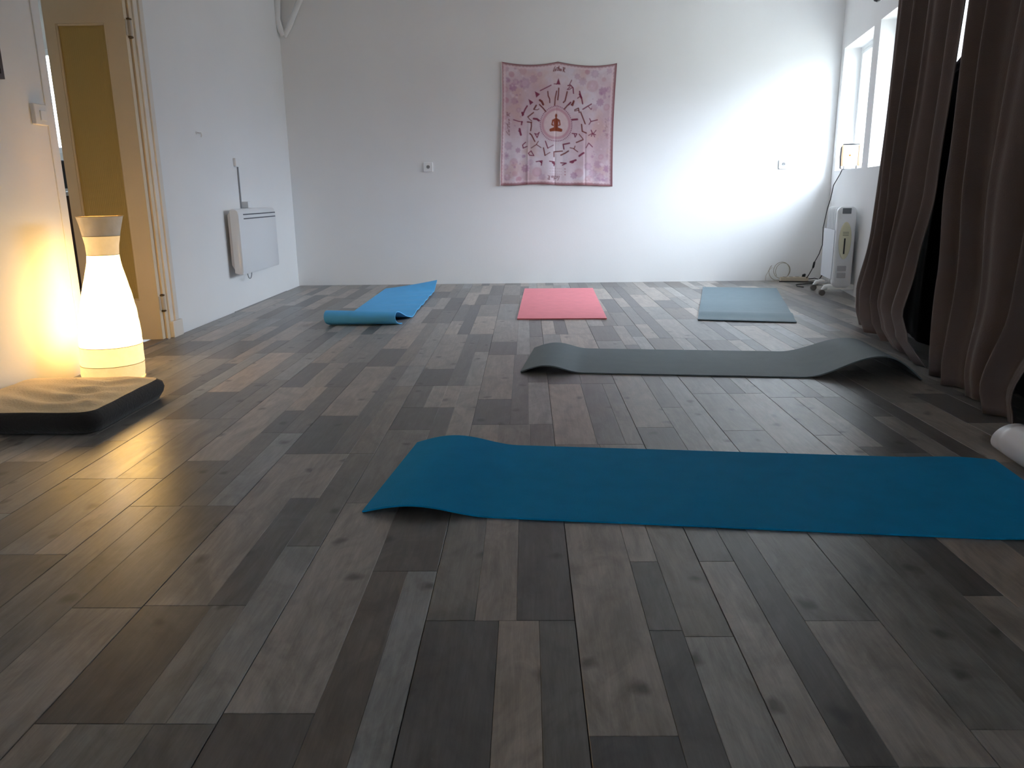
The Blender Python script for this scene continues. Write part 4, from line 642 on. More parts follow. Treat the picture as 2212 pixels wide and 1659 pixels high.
# ------------------------------------------------------------------ printed wall hanging
def tapestry():
    W_, H_ = 252, 264
    yy, xx = np.mgrid[0:H_, 0:W_].astype(float); xx += .5; yy += .5
    rng = np.random.RandomState(4)
    def fbm(sc):
        out = np.zeros((H_, W_))
        for k in range(4):
            g = rng.rand(int(sc*2**k)+3, int(sc*2**k)+3); fy = yy/H_*sc*2**k; fx = xx/W_*sc*2**k
            iy, ix = fy.astype(int), fx.astype(int); dy, dx = fy-iy, fx-ix; dy = dy*dy*(3-2*dy); dx = dx*dx*(3-2*dx)
            out += (g[iy, ix]*(1-dy)*(1-dx)+g[iy+1, ix]*dy*(1-dx)+g[iy, ix+1]*(1-dy)*dx+g[iy+1, ix+1]*dy*dx)/2**k
        return out/1.875
    A = np.array([.62, .445, .50]); B = np.array([.72, .62, .68]); D = np.array([.42, .18, .30])
    f1, f2 = fbm(4), fbm(7)
    img = A+(B-A)*np.clip((f1-.35)/.3, 0, 1)[..., None]
    warm = np.clip((f2-.5)/.2, 0, 1)[..., None]*.5
    img = img*(1-warm)+np.array([.66, .42, .38])*warm
    # crop-4 pixel frame of the print -> raster
    def cv(x, y):
        yl = y; u = (x-(128-.012*(yl-110)))/((1508-.036*(yl-130))-(128-.012*(yl-110))); v = (y-135)/(1545-135)
        return u*W_, v*H_
    def put(mask, col, a=1.0):
        nonlocal img
        k = np.clip(mask, 0, 1)[..., None]*a; img = img*(1-k)+np.array(col)*k
    def seg(p, q, w0, w1=None):
        w1 = w0 if w1 is None else w1
        (ax, ay), (bx, by) = cv(*p), cv(*q); dx, dy = bx-ax, by-ay; L2 = dx*dx+dy*dy+1e-9
        t_ = np.clip(((xx-ax)*dx+(yy-ay)*dy)/L2, 0, 1); d = np.hypot(xx-ax-t_*dx, yy-ay-t_*dy)
        return np.clip((w0+(w1-w0)*t_)-d+.5, 0, 1)
    def poly(pts, wd, col, a=1.0):
        mk_ = np.zeros((H_, W_))
        for p, q in zip(pts, pts[1:]): mk_ = np.maximum(mk_, seg(p, q, wd))
        put(mk_, col, a)
    def tri(pts, col, a=1.0):
        P_ = [cv(*p) for p in pts]; s_ = None
        m0 = np.ones((H_, W_)); 
        ar = (P_[1][0]-P_[0][0])*(P_[2][1]-P_[0][1])-(P_[1][1]-P_[0][1])*(P_[2][0]-P_[0][0])
        for i in range(3):
            (ax, ay), (bx, by) = P_[i], P_[(i+1) % 3]; L_ = math.hypot(bx-ax, by-ay)
            d = ((bx-ax)*(yy-ay)-(by-ay)*(xx-ax))/L_*(1 if ar > 0 else -1); m0 = np.minimum(m0, np.clip(d+.5, 0, 1))
        put(m0, col, a)
    def blob(x, y, r, col, a, soft=2.0, petals=0, ry=None):
        cx_, cy_ = cv(x, y); R_ = r*W_/1370; ang = np.arctan2(yy-cy_, xx-cx_)
        d = np.hypot(xx-cx_, (yy-cy_)*(1 if ry is None else r/ry)); rr = R_*(1+(.12*np.cos(petals*ang) if petals else 0))
        put(np.clip((rr-d)/soft+.5, 0, 1), col, a)
    PUR = (.40, .17, .33); PNK = (.52, .20, .28)
    corners = [(250,260,34),(410,350,62),(515,300,46),(590,250,30),(265,405,44),(180,200,40),(390,210,44),(300,340,36),(200,330,30),(170,440,36),(280,560,40),(330,660,30),(180,560,34),
               (1040,270,34),(1105,320,46),(1225,370,70),(1350,430,46),(1250,230,46),(1360,300,26),(1430,200,40),(1320,560,44),(1400,620,40),(1250,620,40),(1420,420,36),(1160,210,30),
               (210,1080,50),(180,1200,44),(280,1270,48),(330,1130,30),(180,1330,36),(290,1410,34),(200,1450,40),(420,1350,46),(560,1400,60),(620,1460,40),(480,1280,36),(340,1480,36),
               (1170,1320,46),(1290,1290,44),(1060,1400,56),(1000,1430,40),(1230,1400,50),(1180,1480,56),(1320,1440,46),(1400,1340,40),(1330,1200,34),(1280,1480,40),(1400,1480,36),(160,760,26),(1440,760,26),(160,880,24),(1420,960,30)]
    for i, (x, y, r) in enumerate(corners):
        c_ = PUR if i % 3 else PNK
        blob(x, y, r, c_, .34 if i % 4 else .55, 2.5, petals=(0, 7, 9)[i % 3])
        if i % 2: blob(x, y, r*.55, (.70, .50, .60), .35, 2)
    for k in range(90):
        x = rng.choice([rng.uniform(140, 420), rng.uniform(1150, 1480)]); y = rng.choice([rng.uniform(150, 520), rng.uniform(1100, 1520), rng.uniform(150, 1520)])
        blob(x, y, rng.uniform(6, 20), PUR if k % 2 else (.80, .68, .74), rng.uniform(.25, .55), 1.6)
    # ring
    cxr, cyr = 788, 832; Cx, Cy = cv(cxr, cyr); rad = np.hypot((xx-Cx)/W_*1370, (yy-Cy)/H_*1410)
    put(np.clip((186-rad)/5, 0, 1), (.62, .36, .42), .75)
    put(np.clip((150-rad)/5, 0, 1), (.74, .58, .60), .95)
    put(np.clip((172-rad)/4, 0, 1)*np.clip((rad-158)/4, 0, 1), (.55, .22, .30), .5)
    for k in range(58):
        a = 2*PI*k/58; blob(cxr+192*math.cos(a), cyr+200*math.sin(a), 6.5, (.30, .06, .14), .95, 1.0)
    BR = (.28, .055, .02)
    blob(788, 742, 14, BR, 1, 1.2, ry=23)
    poly([(788,755),(786,790)], 1.6, BR)
    poly([(750,795),(788,780),(826,795)], 2.2, BR); poly([(788,790),(788,895)], 4.2, BR)
    poly([(770,795),(775,890)], 2.2, BR); poly([(806,795),(800,890)], 2.2, BR)
    poly([(748,797),(738,840),(752,850)], 1.6, BR); poly([(828,797),(836,840),(822,850)], 1.6, BR)
    poly([(722,900),(760,888),(850,906)], 2.6, BR); poly([(852,898),(812,888),(724,908)], 2.6, BR); poly([(730,906),(848,908)], 2.4, BR)
    # small posed figures round the ring
    V1, V2 = (.20, .012, .055), (.17, .020, .015)
    T = lambda *p: tri(p, V1, .95)
    T((815,318),(785,392),(838,388)); poly([(760,378),(795,385)], .8, V1); T((528,442),(592,478),(545,518)); T((450,530),(512,570),(470,602))
    for pts, wd, c_ in [
        ([(595,438),(660,412),(725,388)],1.1,V1),([(435,612),(410,650),(378,722)],1.7,V1),([(375,690),(385,712)],2.4,V1),([(270,775),(330,790),(380,797)],1.0,V1),([(372,795),(368,828)],1.6,V1),
        ([(345,880),(352,915),(362,948)],2.3,V1),([(332,902),(350,912)],1.0,V1),([(685,455),(690,505),(708,545),(710,585)],1.3,V2),([(792,465),(776,540),(770,622)],1.4,V2),([(818,430),(814,500),(806,562)],1.4,V2),
        ([(920,455),(905,520),(895,560),(875,582)],1.5,V2),([(972,318),(948,368)],.9,V1),([(928,385),(960,375),(990,402),(996,465)],1.3,V1),([(955,392),(920,430),(945,425),(985,398)],.9,V1),
        ([(1070,438),(1080,480),(1095,515),(1108,578)],1.5,V1),([(1082,490),(1045,518)],1.0,V1),([(1072,470),(1092,510)],2.2,V1),([(1112,642),(1165,608),(1215,578)],1.3,V1),([(1180,610),(1212,642),(1218,625)],.8,V1),
        ([(588,548),(612,565),(630,602)],2.3,V2),([(545,608),(518,650)],1.8,V2),([(518,655),(560,660),(578,650)],.9,V2),([(585,600),(625,640),(662,685)],1.4,V2),([(512,690),(445,738)],1.4,V2),([(445,740),(468,770),(492,788)],.9,V2),
        ([(438,798),(490,805)],1.4,V2),([(486,805),(488,850),(480,902)],1.4,V2),([(515,762),(555,768),(580,788)],2.2,V1),([(1012,655),(1055,632)],1.2,V2),([(1058,632),(1068,682)],1.3,V2),([(1012,668),(1062,655)],.9,V2),
        ([(888,655),(925,610),(965,570)],1.4,V2),([(940,600),(958,578)],1.6,V1),([(985,602),(1000,555)],2.2,V2),([(968,600),(992,570)],1.2,V2),([(1085,675),(1110,735),(1142,812)],1.4,V2),([(985,770),(1045,762)],2.1,V1),
        ([(1195,748),(1212,782),(1188,818)],1.0,V1),([(1210,782),(1290,762)],1.1,V1),([(1098,820),(1106,900),(1155,920)],1.4,V2),([(1215,885),(1232,925),(1218,955)],1.1,V1),([(1182,948),(1230,922),(1270,938)],.9,V1),([(1275,885),(1240,925),(1258,962)],.9,V1),
        ([(1152,1095),(1185,1038),(1230,1082)],1.0,V1),([(985,930),(1042,932),(1020,972),(1010,935)],1.1,V1),([(1068,935),(1115,990)],1.0,V2),([(1116,1000),(1035,1035)],1.4,V2),
        ([(528,938),(560,948),(585,925),(560,988),(535,942)],1.1,V1),([(470,935),(492,955),(532,1032)],1.4,V2),([(420,1038),(385,1068),(392,1105),(438,1088)],1.2,V1),([(575,1032),(552,1068)],1.0,V2),([(552,1070),(490,1108)],1.0,V2),([(552,1070),(608,1108)],.9,V2),
        ([(660,1032),(690,1115)],1.2,V1),([(690,1115),(758,1080)],.9,V1),([(638,1112),(656,1200)],1.4,V2),([(656,1202),(716,1165)],.9,V2),([(952,1045),(875,1065),(885,1118)],1.5,V1),([(1020,1078),(1008,1108),(960,1100)],1.0,V2),([(1005,1112),(1052,1145)],1.0,V2),
        ([(765,1215),(764,1160),(866,1143)],1.3,V2),([(848,1192),(895,1168),(940,1138)],1.5,V2),([(455,1170),(488,1143),(522,1202),(470,1195),(458,1172)],1.1,V1),([(1070,1195),(1095,1175),(1122,1158)],2.2,V1),
        ([(550,1275),(622,1265),(612,1318)],1.2,V1),([(600,1275),(615,1290)],1.6,V1),([(712,1270),(768,1276),(764,1322)],1.3,V1),([(750,1285),(768,1300)],2.0,V1),([(845,1282),(912,1284),(866,1308)],1.3,V1),([(962,1268),(1026,1245)],2.2,V1),([(980,1278),(1000,1270)],1.4,V1)]:
        poly(pts, wd, c_, .95)
    # lettering: a word in script at the top, its mirror at the foot, faint words down both sides
    INK = (.22, .06, .07)
    def word(fx, wd=.95, a=.95):
        for pts in [[(775,180),(752,232),(762,234)],[(772,222),(782,212),(788,224),(778,234),(771,224)],[(823,180),(800,234),(808,234)],[(792,205),(822,203)],
                    [(822,212),(817,230),(826,232),(834,212),(832,232)],[(850,214),(842,218),(850,226),(842,233)],[(868,236),(876,188)],[(868,192),(890,186),(890,202),(872,212),(888,238)]]:
            poly([fx(*p) for p in pts], wd, INK, a)
    word(lambda x, y: (x, y)); word(lambda x, y: (1580-x, 1675-y), .8, .8)
    word(lambda x, y: (205+(y-210)*.75, 830+(820-x)*1.9), .8, .65); word(lambda x, y: (1398-(y-210)*.6, 850+(x-820)*1.5), .45, .45)
    for r_ in range(3):
        for k in range(7): blob(718+k*22+rng.uniform(-3, 3), 1352+r_*34, 4.5, (.35, .12, .16), .55, 1)
        blob(896, 1352+r_*34, 8, (.36, .08, .12), .7, 1)
    # borders
    ex = np.minimum(xx, W_-xx); ey = np.minimum(yy, H_-yy); ed = np.minimum(ex, ey)
    sc = 1.2*np.abs(np.sin(np.where(ex < ey, yy, xx)*.42))
    put(np.clip(9.5+sc-ed, 0, 1)*np.clip(ed-6+sc, 0, 1), (.78, .60, .64), .55)
    put(np.clip(5.0+sc-ed, 0, 1), (.36, .15, .17), .7)
    put(np.clip(3.2-ed, 0, 1), (.20, .055, .06), .6)
    put(np.clip(2.4-xx, 0, 1), (.85, .78, .78), .9)
    img *= (.95+.1*fbm(60))[..., None]
    return np.clip(img, 0, 1)
img = tapestry(); TH, TWd = img.shape[:2]
def edge_top(u):    # pinned at both corners and the middle, sagging between
    if u < .49: k = u/.49; return 1.993+(1.985-1.993)*k-.030*4*k*(1-k)*(.8+.2*k)
    k = (u-.49)/.51; return 1.985+(1.964-1.985)*k-.030*4*k*(1-k)*(.8+.3*k)
def edge_bot(u): return .926+(.906-.926)*u+.010*math.sin(PI*min(1, u*1.2))-.004*math.sin(u*14)
vs = []; cols = np.zeros(((TH+1)*(TWd+1), 4), dtype=np.float32); cols[:, 3] = 1
for j in range(TH+1):
    v = j/TH
    for i in range(TWd+1):
        u = i/TWd
        zt, zb = edge_top(u)+.026, edge_bot(u); z_ = zt+(zb-zt)*v
        xl, xr = -.220-.022*v+.006*math.sin(v*5), .835-.023*v-.012*math.sin(PI*v)
        x_ = xl+(xr-xl)*u
        cre = -.0035*math.exp(-((u-.485)/.007)**2)*(.3+.7*v)+.003*math.exp(-((u-.245)/.010)**2)*min(1, max(0, (v-.35)*3))-.003*math.exp(-((u-.745-.01*v)/.009)**2)*min(1, max(0, (v-.45)*4))
        wav = .006*math.sin(u*19+.8*math.sin(v*3))*v+.004*math.sin(u*41+v*3)*v*v+.010*math.sin(PI*u*2)**2*(v*.7)
        y_ = YB-.010-cre-.006*v-max(-.004, wav)*.8-(.010*(1-u*25)**2 if u < .04 else 0)
        vs.append((x_, y_, z_))
    rowc = img[min(j, TH-1)]
    a = j*(TWd+1); cols[a:a+TWd, :3] = rowc; cols[a+TWd, :3] = rowc[-1]
fs = []
c = TWd+1
for j in range(TH):
    for i in range(TWd): fs.append((j*c+i, (j+1)*c+i, (j+1)*c+i+1, j*c+i+1))
me = bpy.data.meshes.new('wall_hanging')
base = Vector((.3, YB-.01, 1.45)); me.from_pydata([tuple(Vector(p)-base) for p in vs], [], fs)
ca = me.color_attributes.new('print', 'FLOAT_COLOR', 'POINT'); ca.data.foreach_set('color', cols.ravel())
mt = mat('printed_satin_cloth', (.7, .5, .55), .55, spec=.35, bump=(300, .15)); nn_ = mt.node_tree.nodes; at = nn_.new('ShaderNodeAttribute'); at.attribute_name = 'print'
mt.node_tree.links.new(at.outputs['Color'], nn_['Principled BSDF'].inputs['Base Color'])
me.materials.append(mt); me.polygons.foreach_set('use_smooth', [True]*len(me.polygons))
th_ = bpy.data.objects.new('wall_hanging', me); link(th_, None, base)
sm_ = th_.modifiers.new('cloth', 'SOLIDIFY'); sm_.thickness = .0012; sm_.offset = -1
tag(th_, 'pink printed cloth hanging on the back wall with a ring of yoga figures', 'wall hanging')

# ------------------------------------------------------------------ wall heater on the left wall
ht = empty('wall_heater', (XL, 6.22, .52), 'white electric panel heater mounted on the left wall', 'heater')
hx = XL+.11; hy0, hy1, hz0, hz1 = 5.80, 6.67, .278, .765
m = MB()   # shaped case: curved front edge, extruded along y
sec = [(.045, hz0+.012), (.085, hz0), (.105, hz0+.004), (.11, hz0+.02), (.11, hz1-.05), (.104, hz1-.02), (.088, hz1-.004), (.06, hz1), (.045, hz1-.012)]
n = len(sec); vs = [(XL+a, y, z) for y in (hy0, hy0+.012, hy1-.012, hy1) for a, z in sec]
vs = []
for y, ins in ((hy0, .012), (hy0+.006, .003), (hy0+.016, 0), (hy1-.016, 0), (hy1-.006, .003), (hy1, .012)):
    for a, z in sec: vs.append((XL+max(.045, a-ins), y, z+(ins if z < .5 else -ins)*.6))
fs = []
for k in range(5):
    for i in range(n):
        j = (i+1) % n; fs.append((k*n+i, (k+1)*n+i, (k+1)*n+j, k*n+j))
fs.append(tuple(range(n))); fs.append(tuple(reversed([5*n+i for i in range(n)])))
m.add(vs, fs); case = m.build('case', M_HEAT, ht, smooth=True, autosmooth=35)
m = MB(); bsec = [(.045, hz0+.03), (.045, hz1-.015), (.022, hz1-.045), (.022, hz0+.075)]
vs = [(XL+a, y, z) for y in (hy0+.012, hy1-.012) for a, z in bsec]
m.add(vs, [(0,1,2,3),(7,6,5,4),(0,4,5,1),(1,5,6,2),(2,6,7,3),(3,7,4,0)]); m.build('back_box', mat('heater_back_grey', (.62, .60, .60), .5), ht)
for z in (.722, .691): MB().box(hx-.004, hy0+.10, z-.004, hx+.0008, hy1-.02, z+.004).build('air_slot', M_SLOT, case)
for y in (6.0, 6.45): MB().box(XL-.001, y-.02, .34, XL+.024, y+.02, .72).build('mounting_bracket', M_GREYP, ht)
MB().box(XL, 6.195, .765, XL+.05, 6.26, .815).build('control_cover', M_PLAST, ht, bevel=.004)
MB().tube([(XL+.06, 6.06+.045*math.cos(a), .278+.05*math.sin(a)) for a in np.linspace(PI, 2*PI, 14)]+[(XL+.06, 6.085, .285)], .0035, 8).build('cable_loop', M_GREYP, ht, smooth=True)
cd = empty('cable_conduit', (XL, 6.14, 1.1), 'thin white cable trunking dropping from a small box to the wall heater', 'conduit')
MB().rbox((XL+.011, 6.135, 1.108), (0, .042, 0), (0, 0, .032), (.011, 0, 0), .006).build('junction_box', M_WALL, cd)
MB().box(XL, 6.158, .62, XL+.010, 6.172, 1.078).build('trunking', M_GREYP, cd, bevel=.002)
hk = empty('wall_hook', (XL, 5.46, 1.271), 'tiny pale hook on the left wall between door and heater', 'hook')
MB().disc((XL+.004, 5.46, 1.278), (1, 0, 0), .009, .008, 14).build('rose', M_PLAST, hk, smooth=True, autosmooth=40)
MB().tube([(XL+.006, 5.46, 1.278), (XL+.03, 5.46, 1.276), (XL+.036, 5.46, 1.262), (XL+.03, 5.46, 1.25)], [.005, .005, .0055, .004], 8).build('peg', M_PLAST, hk, smooth=True)

# white pipes in the far left corner
pp = empty('pipe', (XL+.06, YB-.045, 2.26), 'white painted pipe forking in a V up the far left corner', 'pipe')
MB().tube([(XL+.045, YB-.045, 2.262), (XL+.03, YB-.05, 2.30), (XL+.005, YB-.06, 2.40), (XL+.028, YB-.07, ZC)], [.022, .026, .029, .029], 14).build('pipe_arm', M_WALL, pp, smooth=True)
MB().tube([(XL+.052, YB-.036, 2.255), (XL+.10, YB-.034, 2.335), (XL+.145, YB-.034, 2.425), (XL+.222, YB-.034, 2.57), (XL+.25, YB-.034, ZC)], [.020, .025, .026, .026, .026], 14).build('pipe_arm', M_WALL, pp, smooth=True)

# ------------------------------------------------------------------ outlets, switch, picture
def outlet(xc, zc, label):
    o = empty('wall_outlet', (xc, YB, zc), label, 'outlet', 'outlets on the back wall')
    MB().rbox((xc, YB-.006, zc), (.0435, 0, 0), (0, 0, .0435), (0, -.006, 0), .007).build('cover_plate', M_PLAST, o, smooth=True, autosmooth=35)
    s = MB(); s.tube([(xc+.015*math.cos(a), YB-.0125, zc+.015*math.sin(a)) for a in np.linspace(0, 2*PI, 25)], .002, 6, caps=False)
    so = s.build('socket_rim', M_GREYP, o, smooth=True)
    MB().disc((xc, YB-.0118, zc), (0, 1, 0), .0145, .002, 24).build('socket_well', mat('socket_grey', (.33, .33, .33), .5), o)
    for dx in (-.007, .007): MB().disc((xc+dx, YB-.0130, zc), (0, 1, 0), .0034, .002, 10).build('pin_hole', M_DARK, o)
    MB().tube([(xc, YB-.012, zc+.009), (xc, YB-.019, zc+.009)], .0025, 8).build('earth_pin', M_STEEL, o)
outlet(-.923, 1.103, 'white wall socket left of the pink wall hanging')
outlet(2.404, 1.085, 'white wall socket right of the pink wall hanging near the window')
sw = empty('light_switch', (XL, 3.69, 1.228), 'white light switch on the left wall beside the door', 'switch')
MB().rbox((XL+.010, 3.69, 1.228), (0, .048, 0), (0, 0, .046), (.010, 0, 0), .005).build('cover_plate', M_WALL, sw)
MB().rbox((XL+.021, 3.70, 1.224), (0, .022, 0), (0, 0, .022), (.004, 0, 0), .003).build('rocker', M_PLAST, sw)
pf = empty('picture_frame', (XL, 3.33, 1.5), 'dark picture frame on the left wall, only its corner in view', 'picture')
q = .02
f = MB()
py0, py1, pz0, pz1 = 3.07, 3.47, 1.35, 1.90
f.box(XL, py0, pz0, XL+.018, py1, pz0+q); f.box(XL, py0, pz1-q, XL+.018, py1, pz1); f.box(XL, py0, pz0+q, XL+.018, py0+q, pz1-q); f.box(XL, py1-q, pz0+q, XL+.018, py1, pz1-q)
f.build('frame', mat('dark_red_brown_wood', (.03, .012, .010), .5), pf)
MB().box(XL, py0+q, pz0+q, XL+.008, py1-q, pz1-q).build('print', mat('grey_print', (.45, .44, .42), .6, var=(6, .2)), pf)

# ------------------------------------------------------------------ oil radiator by the right wall
oh = empty('oil_radiator', (2.60, 6.5, 0), 'white oil filled radiator on castors below the window', 'radiator')
ax = Vector((math.sin(AZ), math.cos(AZ), 0)); sx = Vector((math.cos(AZ), -math.sin(AZ), 0))   # along its length (away), across
P0 = Vector((2.560, 6.36, 0))
M_RAD = mat('white_radiator_enamel', (.80, .82, .84), .3, coat=.2)
m = MB(); m.rbox(P0+ax*.03+Z*.392, sx*.072, Z*.325, ax*.035, .045, 6); m.build('control_housing', M_RAD, oh, smooth=True, autosmooth=45)
for k in range(7):
    c_ = P0+ax*(.095+.052*k)+Z*.395
    f = MB(); f.rbox(c_, sx*.064, Z*.315, ax*.010, .03, 4)
    for dx in (-.030, .030): f.rbox(c_+sx*dx, sx*.016, Z*.26, ax*.022, .012, 3)
    f.build('fin', M_RAD, oh, smooth=True, autosmooth=40)
m = MB(); m.rbox(P0+ax*.245+sx*-.074+Z*.33, ax*.205, Z*.20, sx*.003, .01); m.build('side_panel', mat('side_panel_white', (.74, .76, .80), .4), oh)
# control oval on the near face, slot, slats, display, vents
fc = P0-ax*.0055
m = MB(); ov = [fc-ax*.002+sx*(-.003+.048*math.cos(a))+Z*(.448+.148*math.sin(a)) for a in np.linspace(0, 2*PI, 41)[:-1]]; ov2 = [p-ax*.006 for p in ov]; ov2 = [fc-ax*.008+sx*(-.003)+Z*.448+(p-(fc-ax*.008+sx*(-.003)+Z*.448))*.93 for p in ov2]
K = len(ov); m.add(ov+ov2, [(i, (i+1) % K, K+(i+1) % K, K+i) for i in range(K)]+[tuple(range(K, 2*K))]); co_ = m.build('control_panel', mat('ivory_plastic', (.70, .68, .50), .4), oh, smooth=True, autosmooth=40)
MB().obox(fc-ax*.0095+sx*-.006+Z*.405, sx*.0055, ax*.001, Z*.062).build('slider_slot', M_DARK, co_)
for dz in (.515, .503, .491): MB().obox(fc-ax*.0095+sx*-.002+Z*dz, sx*.022, ax*.001, Z*.002).build('slat', mat('slat_green_grey', (.22, .23, .14), .5), co_)
MB().rbox(fc-ax*.001+sx*-.006+Z*.682, sx*.033, Z*.022, ax*.003, .003).build('display', mat('display_grey', (.16, .18, .20), .25), oh)
for dz in (.226, .170): MB().rbox(fc-ax*.001+sx*-.010+Z*dz, sx*.034, Z*.021, ax*.002, .003).build('vent_grille', mat('vent_grey', (.42, .42, .44), .5), oh)
M_CAST = mat('castor_grey_brown', (.15, .14, .13), .5)
for along in (.04, .40):
    ft = MB()
    ft.obox(P0+ax*along+Z*.062, sx*.10, ax*.028, Z*.008)
    for s in (-1, 1):
        pts = [P0+ax*along+sx*(s*t_)+Z*h for t_, h in ((.05, .072), (.085, .076), (.115, .068), (.14, .045))]
        ft.tube(pts, [.018, .022, .022, .010], 10)
    fo2 = ft.build('foot', M_PLAST, oh, smooth=True, autosmooth=50)
    for s in (-1, 1):
        c_ = P0+ax*along+sx*(s*.138)+Z*.0245
        MB().disc(c_-ax*.012, ax, .024, .016, 20).disc(c_+ax*.012, ax, .024, .016, 20).build('castor', M_CAST, fo2)

# ------------------------------------------------------------------ flood light on the sill, cords, power strip
fx = Vector((2.836, 7.085, 0)); fd = Vector((2.836, 7.085, 0)).normalized(); fsd = Vector((fd.y, -fd.x, 0))
fl_ = empty('flood_light', (fx.x, fx.y, 1.015), 'small square flood light standing on the window sill', 'lamp')
fz = 1.135
def lean(p): return p
fr = MB(); hw, hh = .078, .088
M_TAN = mat('tan_side_bar', (.62, .42, .26), .45)
for s in (-1, 1): MB().rbox(fx+fsd*(s*(hw-.010))+Z*fz, fsd*.010, fd*.022, Z*hh, .005).build('side_bar', M_TAN, fl_)
M_FLG = mat('flood_light_grey', (.50, .47, .44), .4)
for s in (-1, 1): MB().rbox(fx+Z*(fz+s*(hh-.009)), fsd*(hw-.018), fd*.02, Z*.009, .004).build('housing_bar', M_FLG, fl_)
MB().obox(fx+fd*.012+Z*fz, fsd*(hw-.018), fd*.004, Z*(hh-.016)).build('reflector', mat('white_reflector', (.9, .9, .88), .3, emit=(1, .97, .9, FLOOD)), fl_)
MB().obox(fx+fd*.006-fsd*.008+Z*(fz+.002), fsd*.008, fd*.002, Z*.008).build('led_chip', mat('yellow_led_chip', (.85, .42, .10), .5), fl_)
MB().obox(fx-fd*.014+Z*fz, fsd*(hw-.019), fd*.0015, Z*(hh-.017)).build('front_glass', M_GLASS, fl_)
st = MB(); st.tube([fx-fsd*.06+Z*1.020+fd*.015, fx-fsd*.06+Z*1.020-fd*.02, fx+fsd*.06+Z*1.020-fd*.02, fx+fsd*.06+Z*1.020+fd*.015], .005, 8)
st.tube([fx-fsd*.05+Z*1.022, fx-fsd*.05+Z*1.052], .005, 8); st.tube([fx+fsd*.05+Z*1.022, fx+fsd*.05+Z*1.052], .005, 8)
st.build('stand', M_GREYP, fl_, smooth=True)
hd = MB(); hd.tube([fx-fsd*.079+Z*1.03-fd*.02, fx-fsd*.084+Z*1.12-fd*.02, fx-fsd*.082+Z*1.20-fd*.018, fx-fsd*.065+Z*1.228-fd*.01, fx+Z*1.229, fx+fsd*.065+Z*1.228], .006, 8)
hd.build('carry_handle', M_DARK, fl_, smooth=True)
cp = [fx-fsd*.082+Z*1.03-fd*.02, R(.44, .004, 1.02), R(.40, .010, .98), Vector((2.790, 7.30, .887)), Vector((2.800, 7.371, .763)), Vector((2.782, 7.38, .68)), Vector((2.758, 7.38, .506)), Vector((2.763, 7.38, .345)), Vector((2.742, 7.39, .26)), Vector((2.715, 7.40, .196)), Vector((2.706, 7.41, .15)), Vector((2.700, 7.42, .118)), Vector((2.68, 7.44, .062)), Vector((2.665, 7.455, .03))]
MB().tube(cp, .0038, 8).build('cable', M_DARK, fl_, smooth=True)
MB().tube([Vector((2.713, 7.40, .19)), Vector((2.710, 7.405, .18)), Vector((2.706, 7.41, .14)), Vector((2.704, 7.415, .128))], [.006, .010, .010, .006], 10).build('cable_switch', M_DARK, fl_, smooth=True)
ps = empty('power_strip', (2.55, 7.47, 0), 'cream power strip on the floor against the back wall', 'power strip')
M_IVORY = mat('aged_ivory_plastic', (.62, .53, .40), .45)
MB().rbox((2.555, 7.475, .021), (.132, .004, 0), (0, .026, 0), (0, 0, .0205), .008).build('case', M_IVORY, ps, smooth=True, autosmooth=40)
for k in range(4): MB().disc((2.465+.06*k, 7.475, .042), (0, 0, 1), .019, .003, 18).build('socket', mat('socket_shadow', (.25, .22, .18), .6), ps)
pl = MB(); pl.tube([(2.645, 7.475, .042), (2.645, 7.475, .055), (2.66, 7.47, .066)], [.016, .016, .008], 10); pl.build('plug', M_DARK, ps, smooth=True)
ec = empty('extension_cable', (2.45, 7.46, 0), 'thin pale coiled cable leaning on the back wall beside the power strip', 'cord')
co_pts = []
for k in range(121):
    a = k/120*2*PI*2.2; rr = .082+.012*math.sin(a*.5)
    sh = .045*(k/120); co_pts.append((2.415+sh*1.5+rr*math.cos(a+2.4), 7.532+.012*math.sin(a*.7), .088+rr*math.sin(a+2.4)*1.0+.004))
co_pts = [(x_, y_, max(.005, z_)) for x_, y_, z_ in co_pts]
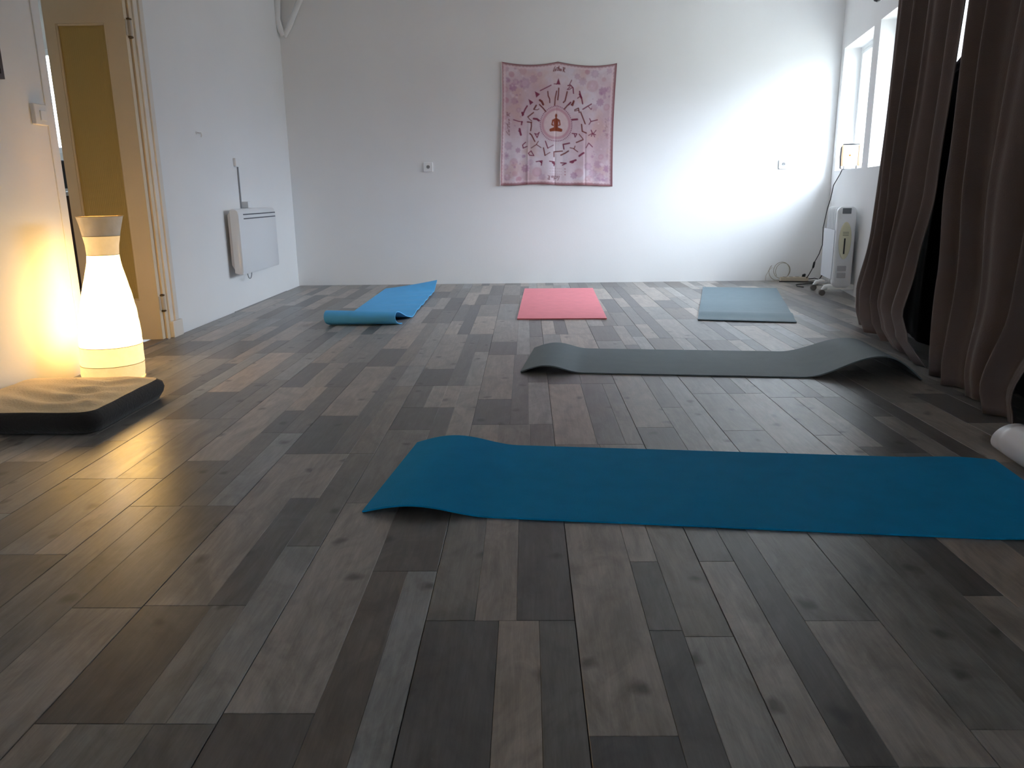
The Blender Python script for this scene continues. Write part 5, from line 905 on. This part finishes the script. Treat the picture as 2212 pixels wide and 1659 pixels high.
MB().tube(co_pts, .0027, 6).build('coil', mat('pale_cable', (.36, .31, .24), .5), ec, smooth=True)
MB().tube([(2.30, 7.53, .004), (2.305, 7.535, .05), (2.33, 7.538, .10), (2.36, 7.535, .13)], .0022, 6).build('loose_end', mat('pale_cable_end', (.55, .50, .42), .5), ec, smooth=True)
MB().tube([(2.40, 7.425, .005), (2.52, 7.42, .005), (2.60, 7.38, .005), (2.70, 7.32, .006), (2.745, 7.25, .012), (2.70, 7.19, .016), (2.62, 7.12, .006), (2.545, 6.98, .006), (2.50, 6.86, .006), (2.49, 6.81, .03), (2.545, 6.79, .10), (2.575, 6.78, .16)], .0045, 8).build('cable', M_DARK, oh, smooth=True)
MB().tube([(2.69, 7.475, .02), (2.74, 7.44, .03), (2.78, 7.36, .02), (2.74, 7.28, .006), (2.68, 7.24, .005), (2.58, 7.22, .005), (2.47, 7.16, .005), (2.44, 7.04, .005), (2.47, 6.96, .005)], .0042, 8).build('cable', M_DARK, ps, smooth=True)

# ------------------------------------------------------------------ white rolled sheet at the right edge
wr_ = empty('rolled_sheet', (1.60, 2.30, 0), 'white rolled sheet on the floor between the petrol blue mat and the curtain', 'roll')
A_ = Vector((1.572, 2.44, .059)); B_ = Vector((1.50, 1.64, .059)); dd = (B_-A_).normalized(); sd = dd.cross(Z).normalized(); upn = sd.cross(dd)
m = MB(); vs = []; fs = []; K = 60
for j in range(13):
    t_ = j/12
    for k in range(K+1):
        a = -PI/2+2*PI*1.6*k/K; r = (.057-.010*k/K)*(1 if t_ > .05 else .96)
        vs.append(A_+(B_-A_)*t_+dd*(.03*math.sin(a)*(1 if j == 0 else 0))+(sd*math.cos(a)+upn*math.sin(a))*r)
for j in range(12):
    for k in range(K): fs.append((j*(K+1)+k, j*(K+1)+k+1, (j+1)*(K+1)+k+1, (j+1)*(K+1)+k))
m.add(vs, fs); so = m.build('sheet', mat('white_glossy_sheet', (.86, .86, .90), .25), wr_, smooth=True)
sd_ = so.modifiers.new('thick', 'SOLIDIFY'); sd_.thickness = .0015
